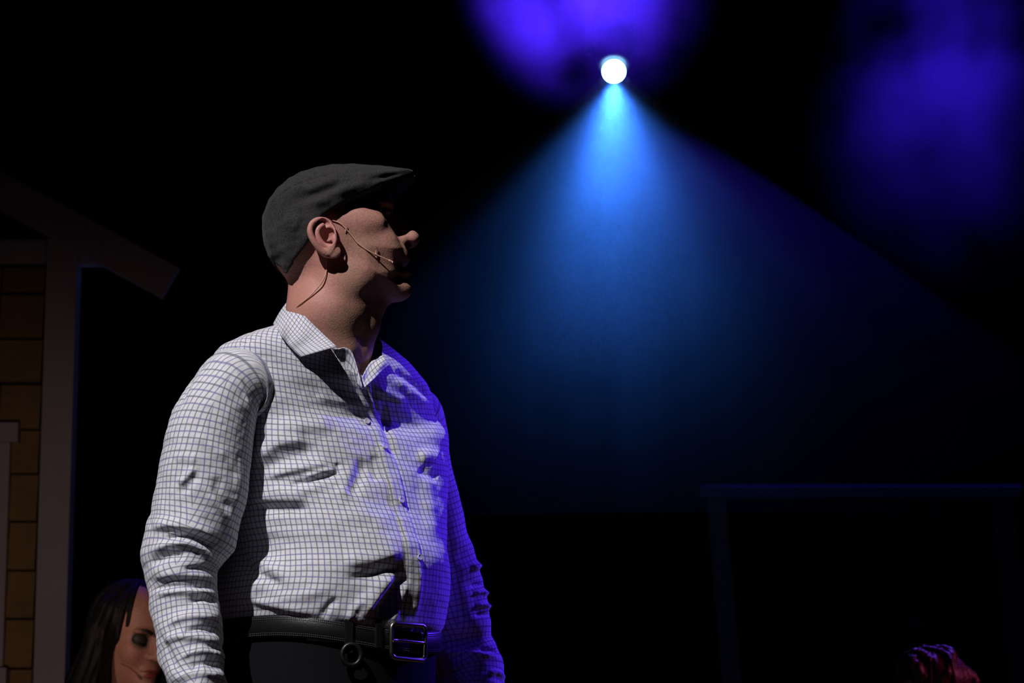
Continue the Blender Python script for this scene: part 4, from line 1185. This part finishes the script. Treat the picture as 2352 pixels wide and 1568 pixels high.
# eye and brow (in the shade of the visor)
M['eye'] = simple('eye_white', (0.55, 0.53, 0.52), 0.15, None, 0.05, 30)
M['iris'] = simple('dark_iris', (0.03, 0.025, 0.02), 0.1, None, 0.05, 30)
M['brow'] = simple('dark_brow_hair', (0.05, 0.035, 0.028), 0.8, (500, 0.5, 0.002), 0.3, 300)
def ball(c, r, n=18):
    u = np.arange(2 * n) * math.pi / n; v = np.linspace(0.01, math.pi - 0.01, n)
    D = np.stack([np.sin(v)[:, None] * np.cos(u), np.sin(v)[:, None] * np.sin(u), np.cos(v)[:, None] * np.ones(2 * n)], -1).reshape(-1, 3)
    F = [tuple(f) for f in grid_faces(n, 2 * n, True, True)]
    return D * r + c, F
for sg in (1, -1):
    c = HL(876, 497, 0.032); c = c if sg > 0 else mir(c)
    V_, F_ = ball(np.zeros(3), 0.0128); V_ = V_ + c
    ey = mesh_obj('eye', head_to_world(V_), F_, M['eye'], body)
    V_, F_ = ball(np.zeros(3), (0.0035, 0.006, 0.006)); V_ = V_ + c + [0.0115, sg * 0.001, 0.001]
    mesh_obj('iris', head_to_world(V_), F_, M['iris'], ey)
    bp = [HL(897, 472, 0.016), HL(893, 467, 0.030), HL(880, 466, 0.046), HL(866, 472, 0.056)]
    bp = [q if sg > 0 else mir(q) for q in bp]
    V_, F_ = tube(head_to_world(spline(np.array(bp), 12)), np.array([.003, .0042, .0045, .0045, .0045, .0045, .004, .004, .0035, .003, .0025, .0015]), 8)
    mesh_obj('eyebrow', V_, F_, M['brow'], body)

# ---- headset microphone: boom over the cheek, cable down the neck
mic = empty('headset_microphone', tuple(head_to_world(HL(775, 520, 0.08)[None])[0]), 'thin tan headset microphone wire taped across the cheek of the capped man', 'microphone')
def on_skin(pts, off):
    out = []
    for (px, py, *o_) in pts:
        h, nn = hit(bvh_h, px, py)
        if h is None: h = W(px, py, MY - 0.06); nn = np.array([0, -1.0, 0])
        if nn @ (CAM - h) < 0: nn = -nn
        out.append(h + nn * (o_[0] if o_ else off))
    return np.array(out)
bm = on_skin([(762, 506), (781, 513), (797, 528), (811, 545), (825, 561), (846, 576), (863, 585, 0.004), (880, 593, 0.008)], 0.0016)
tip = bm[-1] + (bm[-1] - bm[-2]) * 0.95
V_, F_ = tube(spline(np.vstack([bm, tip]), 60), 0.0010, 8); mesh_obj('boom', V_, F_, M['tan_wire'], mic)
V_, F_ = tube([bm[-1] + (tip - bm[-1]) * t for t in (0.3, 0.45, 0.8, 1.0)], [0.0014, 0.0021, 0.0021, 0.0014], 10); mesh_obj('capsule', V_, F_, M['tan_wire'], mic)
cb = on_skin([(750, 598, 0.003), (751, 612), (750, 628, 0.003), (744, 646, 0.005), (733, 662, 0.005), (718, 677, 0.003), (702, 690), (688, 700), (672, 712, -0.002)], 0.0018)
V_, F_ = tube(spline(cb, 60), 0.0011, 8); mesh_obj('cable', V_, F_, M['tan_wire'], mic)
tp = on_skin([(865, 568), (863, 578), (862, 590)], 0.0024)
V_, F_ = tube(tp, [0.0009, 0.0012, 0.0009], 6); mesh_obj('tape', V_, F_, M['tape'], mic)
tp = on_skin([(798, 521), (795, 527), (792, 532)], 0.0020)
V_, F_ = tube(tp, [0.0008, 0.001, 0.0008], 6); mesh_obj('tape', V_, F_, M['tape'], mic)

# ================================================================== the two people lower down behind him
M['hair_black'] = simple('black_hair', (0.005, 0.004, 0.005), 0.6, (120, 0.4, 0.004), 0.3, 60, spec=0.2)
M['hair_brown'] = simple('brown_hair', (0.075, 0.040, 0.030), 0.42, (150, 0.5, 0.004), 0.35, 70)
M['dark_dress'] = simple('dark_dress', (0.012, 0.012, 0.018), 0.9, (40, 0.3, 0.01), 0.2, 8)
M['skin_w'] = skin_mat('woman_skin', (0.40, 0.20, 0.135), (0.46, 0.20, 0.15))
M['lip'] = simple('dark_red_lips', (0.26, 0.050, 0.045), 0.4, None, 0.15, 60)
M['eyeshade'] = simple('dark_eye_shadow', (0.026, 0.020, 0.015), 0.6, None, 0.2, 60)
M['lash'] = simple('black_lashes', (0.006, 0.005, 0.005), 0.6, None, 0.1, 60)
M['mic_brown'] = simple('brown_microphone_wire', (0.16, 0.07, 0.05), 0.5, None, 0.1, 60)
def frame(yaw, pitch):
    f = np.array([math.sin(yaw) * math.cos(pitch), -math.cos(yaw) * math.cos(pitch), -math.sin(pitch)])
    r = np.array([-math.cos(yaw), -math.sin(yaw), 0])
    return f, r, np.cross(r, f) * (1 if np.cross(r, f)[2] > 0 else -1)
def loc2w(V, c, fr): return c + V[:, :1] * fr[0] + V[:, 1:2] * fr[1] + V[:, 2:] * fr[2]
def build_head(h=0.0028):
    q = Field((-0.125, -0.10, -0.20), (0.135, 0.10, 0.135), h)
    q.ell((-0.012, 0, 0.030), (0.096, 0.074, 0.092), 0.01)
    q.ell((0.022, 0, -0.035), (0.070, 0.060, 0.085), 0.03)
    q.ell((0.070, 0, -0.102), (0.022, 0.024, 0.020), 0.025)
    for sg in (1, -1):
        q.ell((0.060, sg * 0.040, -0.030), (0.026, 0.022, 0.024), 0.02)
        q.ell((0.082, sg * 0.030, 0.022), (0.012, 0.024, 0.008), 0.012)
        q.ell((0.096, sg * 0.032, 0.004), (0.015, 0.018, 0.012), 0.010, '-')
        q.ell((0.074, sg * 0.032, 0.002), (0.0145, 0.0155, 0.0135), 0.003)
        q.ell((0.099, sg * 0.012, -0.034), (0.011, 0.008, 0.008), 0.005)
        q.ell((0.106, sg * 0.007, -0.041), (0.006, 0.004, 0.004), 0.003, '-')
        q.ell((0.000, sg * 0.074, -0.008), (0.016, 0.009, 0.028), 0.006)
    q.chain([(0.086, 0, 0.014), (0.098, 0, -0.010), (0.110, 0, -0.032)], [0.008, 0.008, 0.0105], 0.008)
    q.ell((0.088, 0, -0.066), (0.012, 0.024, 0.007), 0.008); q.ell((0.087, 0, -0.079), (0.012, 0.020, 0.007), 0.008)
    q.ell((0.100, 0, -0.0725), (0.016, 0.024, 0.0015), 0.003, '-')
    q.chain([(-0.010, 0, -0.060), (-0.030, 0, -0.19)], [0.050, 0.052], 0.03)
    V, F = q.mesh()
    return relax(V, F, 1, 0.4), F
HV, HF = build_head()
def dress(root, c, f2, zt, name='dress'):
    """long dress of a person kneeling upright: shoulders, waist, skirt to the floor"""
    l2 = np.array([-f2[1], f2[0]])
    rows = []
    for z, a, b, of in ((zt, 0.060, 0.055, -0.03), (zt - 0.03, 0.12, 0.075, -0.03), (zt - 0.07, 0.175, 0.095, -0.025), (zt - 0.16, 0.180, 0.115, -0.01), (zt - 0.32, 0.145, 0.105, 0), (zt - 0.45, 0.17, 0.135, -0.02), (zt * 0.35, 0.20, 0.20, -0.04), (0.02, 0.23, 0.30, -0.10), (0.0, 0.225, 0.295, -0.10)):
        t = np.arange(64) / 64 * 2 * math.pi
        xy = np.array(c[:2]) + of * f2 + a * np.cos(t)[:, None] * l2 + b * np.sin(t)[:, None] * f2
        rows.append(np.column_stack([xy, np.full(64, z)]))
    R_ = np.array(rows); S = np.stack([spline(R_[:, i], 60) for i in range(64)], 1); S[:, :, 2] = np.maximum(S[:, :, 2], 0)
    V = S.reshape(-1, 3)
    N_ = V - np.repeat(S.mean(1), 64, 0); N_ /= np.linalg.norm(N_, axis=1, keepdims=True) + 1e-9
    k = np.clip((zt - V[:, 2] - 0.2) / 0.3, 0, 1)
    ang = np.tile(np.arange(64) / 64 * 2 * math.pi, 60)
    V = V + N_ * (0.012 * k * np.sin(ang * 11) + 0.004 * vnoise(V * 14))[:, None]
    F = [tuple(x) for x in outward(V, grid_faces(60, 64, True))] + [tuple(range(59 * 64, 60 * 64))]
    return mesh_obj(name, V, F, M['dark_dress'], root)
def arms(root, c, f2, zt):
    l2 = np.array([-f2[1], f2[0]]); q = Field((c[0] - .42, c[1] - .42, zt - 0.62), (c[0] + .42, c[1] + .42, zt + 0.05), 0.005)
    for sg in (1, -1):
        P = [np.append(c[:2] + sg * 0.165 * l2 - 0.02 * f2, zt - 0.06), np.append(c[:2] + sg * 0.215 * l2 + 0.01 * f2, zt - 0.33), np.append(c[:2] + sg * 0.10 * l2 + 0.20 * f2, zt - 0.47)]
        q.chain(P, [0.046, 0.036, 0.026], 0.01)
        d = (P[2] - P[1]) / np.linalg.norm(P[2] - P[1]); bk_ = np.array([0, 0, 1.0])
        hand(q, P[2], d, bk_, sg, P[1], 0.3, 0.85)
    V, F = q.mesh(); return V, outward(V, F)
def hair_mesh(fn, seed, amp):
    q = Field((-0.19, -0.17, -0.36), (0.13, 0.17, 0.17), 0.0036)
    fn(q)
    V, F = q.mesh(); V = relax(V, F, 1, 0.4); F = outward(V, F); N_ = vnormals(V, F)
    ang = np.arctan2(V[:, 1], V[:, 0] + 0.02)
    st_ = vnoise(np.column_stack([ang * 9, V[:, 2] * 6 + 0.8 * np.sin(V[:, 2] * 25), np.full(len(V), seed)])) + 0.6 * vnoise(np.column_stack([ang * 22, V[:, 2] * 9, np.full(len(V), seed + 3)]))
    return V + N_ * (amp * st_)[:, None], F

# ---- woman with long black hair, lower left
fr = frame(R(38), R(14))
WY = 6.70
wc = W(324, 1470, WY - 0.05) - (0.080 * fr[0] + 0.032 * fr[1] + 0.002 * fr[2])
f2 = np.array([math.sin(R(30)), -math.cos(R(30))])
zt = wc[2] - 0.165
woman = empty('person', (wc[0], wc[1], 0), 'woman with long black hair and dark eye shadow, eyes lowered, behind the checked sleeve', 'person')
b0 = loc2w(HV, wc, fr); b0F = outward(b0, HF)
base_c = np.array([wc[0], wc[1], 0]) - 0.02 * np.append(f2, 0)
b1, b1F = arms(woman, base_c, f2, zt)
q = Field(base_c + [-.2, -.2, zt - 0.5], base_c + [.2, .2, zt + 0.10], 0.008)
q.chain([wc - 0.03 * fr[0] - 0.12 * fr[2], np.append(base_c[:2], zt - 0.06), np.append(base_c[:2], zt - 0.40)], [0.048, 0.075, 0.09], 0.03)
b2, b2F = q.mesh(); b2F = outward(b2, b2F)
ec = [tuple(wc + 0.080 * fr[0] + g_ * 0.033 * fr[1] + 0.004 * fr[2] - np.array(woman.location)) for g_ in (1, -1)]
M['skin_made_up'] = skin_mat('woman_skin_made_up', (0.40, 0.20, 0.135), (0.46, 0.20, 0.15), patches=[(e_, 0.016, 0.030, (0.07, 0.045, 0.032), 0.85, None) for e_ in ec])
wbody = mesh_obj('body', np.concatenate([b0, b1, b2]), np.concatenate([b0F, b1F + len(b0), b2F + len(b0) + len(b1)]), M['skin_made_up'], woman)
def long_hair(q):
    q.ell((-0.034, 0, 0.032), (0.105, 0.092, 0.098), 0.01)
    for sg in (1, -1):
        q.chain([(-0.010, sg * 0.074, 0.055), (-0.006, sg * 0.088, 0.00), (-0.010, sg * 0.105, -0.12), (0.010, sg * 0.110, -0.30)], [0.030, 0.034, 0.046, 0.040], 0.02)
    q.chain([(-0.07, 0, 0.03), (-0.10, 0, -0.12), (-0.11, 0, -0.30)], [0.075, 0.080, 0.070], 0.03)
    q.ell((0.100, 0, -0.022), (0.084, 0.064, 0.108), 0.012, '-')
V_, F_ = hair_mesh(long_hair, 3, 0.0045)
V_ = loc2w(V_, wc, fr); tag(mesh_obj('hair', V_, outward(V_, F_), M['hair_black'], woman), 'long black hair')
for sg in (1, -1):
    V_, F_ = ball(np.zeros(3), (0.0165, 0.0200, 0.0165)); V_ = V_ * 1.0 + (0.0735, sg * 0.032, 0.003)
    lid = mesh_obj('eyelid', loc2w(V_, wc, fr), F_, M['eyeshade'], wbody)
    V_, F_ = tube(loc2w(spline(np.array([(0.083, sg * 0.017, -0.004), (0.0895, sg * 0.028, -0.0085), (0.086, sg * 0.040, -0.0075), (0.076, sg * 0.050, -0.002)]), 14), wc, fr), np.linspace(0.0016, 0.0026, 14), 6)
    mesh_obj('lashes', V_, F_, M['lash'], lid)
    V_, F_ = tube(loc2w(spline(np.array([(0.096, sg * 0.014, 0.020), (0.094, sg * 0.030, 0.027), (0.080, sg * 0.048, 0.024)]), 12), wc, fr), np.linspace(0.0048, 0.0028, 12), 6)
    mesh_obj('eyebrow', V_, F_, M['lash'], wbody)
for u0, rr_ in ((-0.0665, (0.0115, 0.0215, 0.0055)), (-0.0790, (0.0120, 0.0185, 0.0062))):
    V_, F_ = ball(np.zeros(3), rr_); V_ = V_ + (0.0895, 0, u0)
    mesh_obj('lip', loc2w(V_, wc, fr), F_, M['lip'], wbody)
dress(woman, base_c, f2, zt)
bvh_w = BVHTree.FromPolygons([tuple(p) for p in b0], [tuple(x) for x in b0F.tolist()])
pp_ = []
for px, py in ((280, 1522), (296, 1530), (310, 1541), (321, 1554)):
    h, nn = hit(bvh_w, px, py)
    if h is not None:
        if nn @ (CAM - h) < 0: nn = -nn
        pp_.append(h + nn * 0.003)
if len(pp_) > 1:
    wm = empty('headset_microphone', tuple(pp_[0]), 'dark headset microphone on the cheek of the black haired woman', 'microphone')
    V_, F_ = tube(np.array(pp_), 0.0012, 6); mesh_obj('boom', V_, F_, M['mic_brown'], wm)
    V_, F_ = tube([pp_[-1] + (pp_[-1] - pp_[-2]) * t for t in (-0.4, -0.2, 0.2, 0.4)], [0.0015, 0.0035, 0.0035, 0.002], 8); mesh_obj('capsule', V_, F_, M['mic_brown'], wm)

# ---- person with pinned-up brown hair, lower right
fr = frame(R(200), R(6))
RY = 7.2
rc_ = W(2138, 1598, RY)
rc_ = rc_ - 0.02 * fr[2]
zt = rc_[2] - 0.165
f2 = np.array([fr[0][0], fr[0][1]]); f2 /= np.linalg.norm(f2)
right = empty('person', (rc_[0], rc_[1], 0), 'person with pinned up brown hair at the lower right edge, only top of head visible', 'person')
b0 = loc2w(HV, rc_, fr); b0F = outward(b0, HF)
base_c = np.array([rc_[0], rc_[1], 0]) - 0.02 * np.append(f2, 0)
b1, b1F = arms(right, base_c, f2, zt)
q = Field(base_c + [-.2, -.2, zt - 0.5], base_c + [.2, .2, zt + 0.10], 0.008)
q.chain([rc_ - 0.03 * fr[0] - 0.12 * fr[2], np.append(base_c[:2], zt - 0.06), np.append(base_c[:2], zt - 0.40)], [0.048, 0.075, 0.09], 0.03)
b2, b2F = q.mesh(); b2F = outward(b2, b2F)
mesh_obj('body', np.concatenate([b0, b1, b2]), np.concatenate([b0F, b1F + len(b0), b2F + len(b0) + len(b1)]), M['skin_w'], right)
def up_hair(q):
    q.ell((-0.018, 0, 0.036), (0.104, 0.092, 0.098), 0.01)
    q.ell((-0.075, 0.01, 0.045), (0.050, 0.055, 0.050), 0.012)
    for k in range(9):                                   # twisted locks pinned over the crown
        a0 = -1.2 + k * 0.30
        P = [(-0.018 + 0.100 * math.cos(t_) * math.cos(a0 * 0.9), 0.094 * math.sin(a0 + 0.35 * math.sin(t_ * 2 + k)) * (0.6 + 0.4 * abs(math.cos(t_))), 0.034 + 0.100 * math.sin(t_) * math.cos(a0 * 0.8)) for t_ in np.linspace(0.5, 2.9, 10)]
        q.chain(P, [0.0125] * 10, 0.004)
    q.ell((0.105, 0, -0.045), (0.070, 0.056, 0.080), 0.012, '-')
V_, F_ = hair_mesh(up_hair, 8, 0.0030)
V_ = loc2w(V_, rc_, fr); tag(mesh_obj('hair', V_, outward(V_, F_), M['hair_brown'], right), 'pinned up brown hair')
dress(right, base_c, f2, zt)
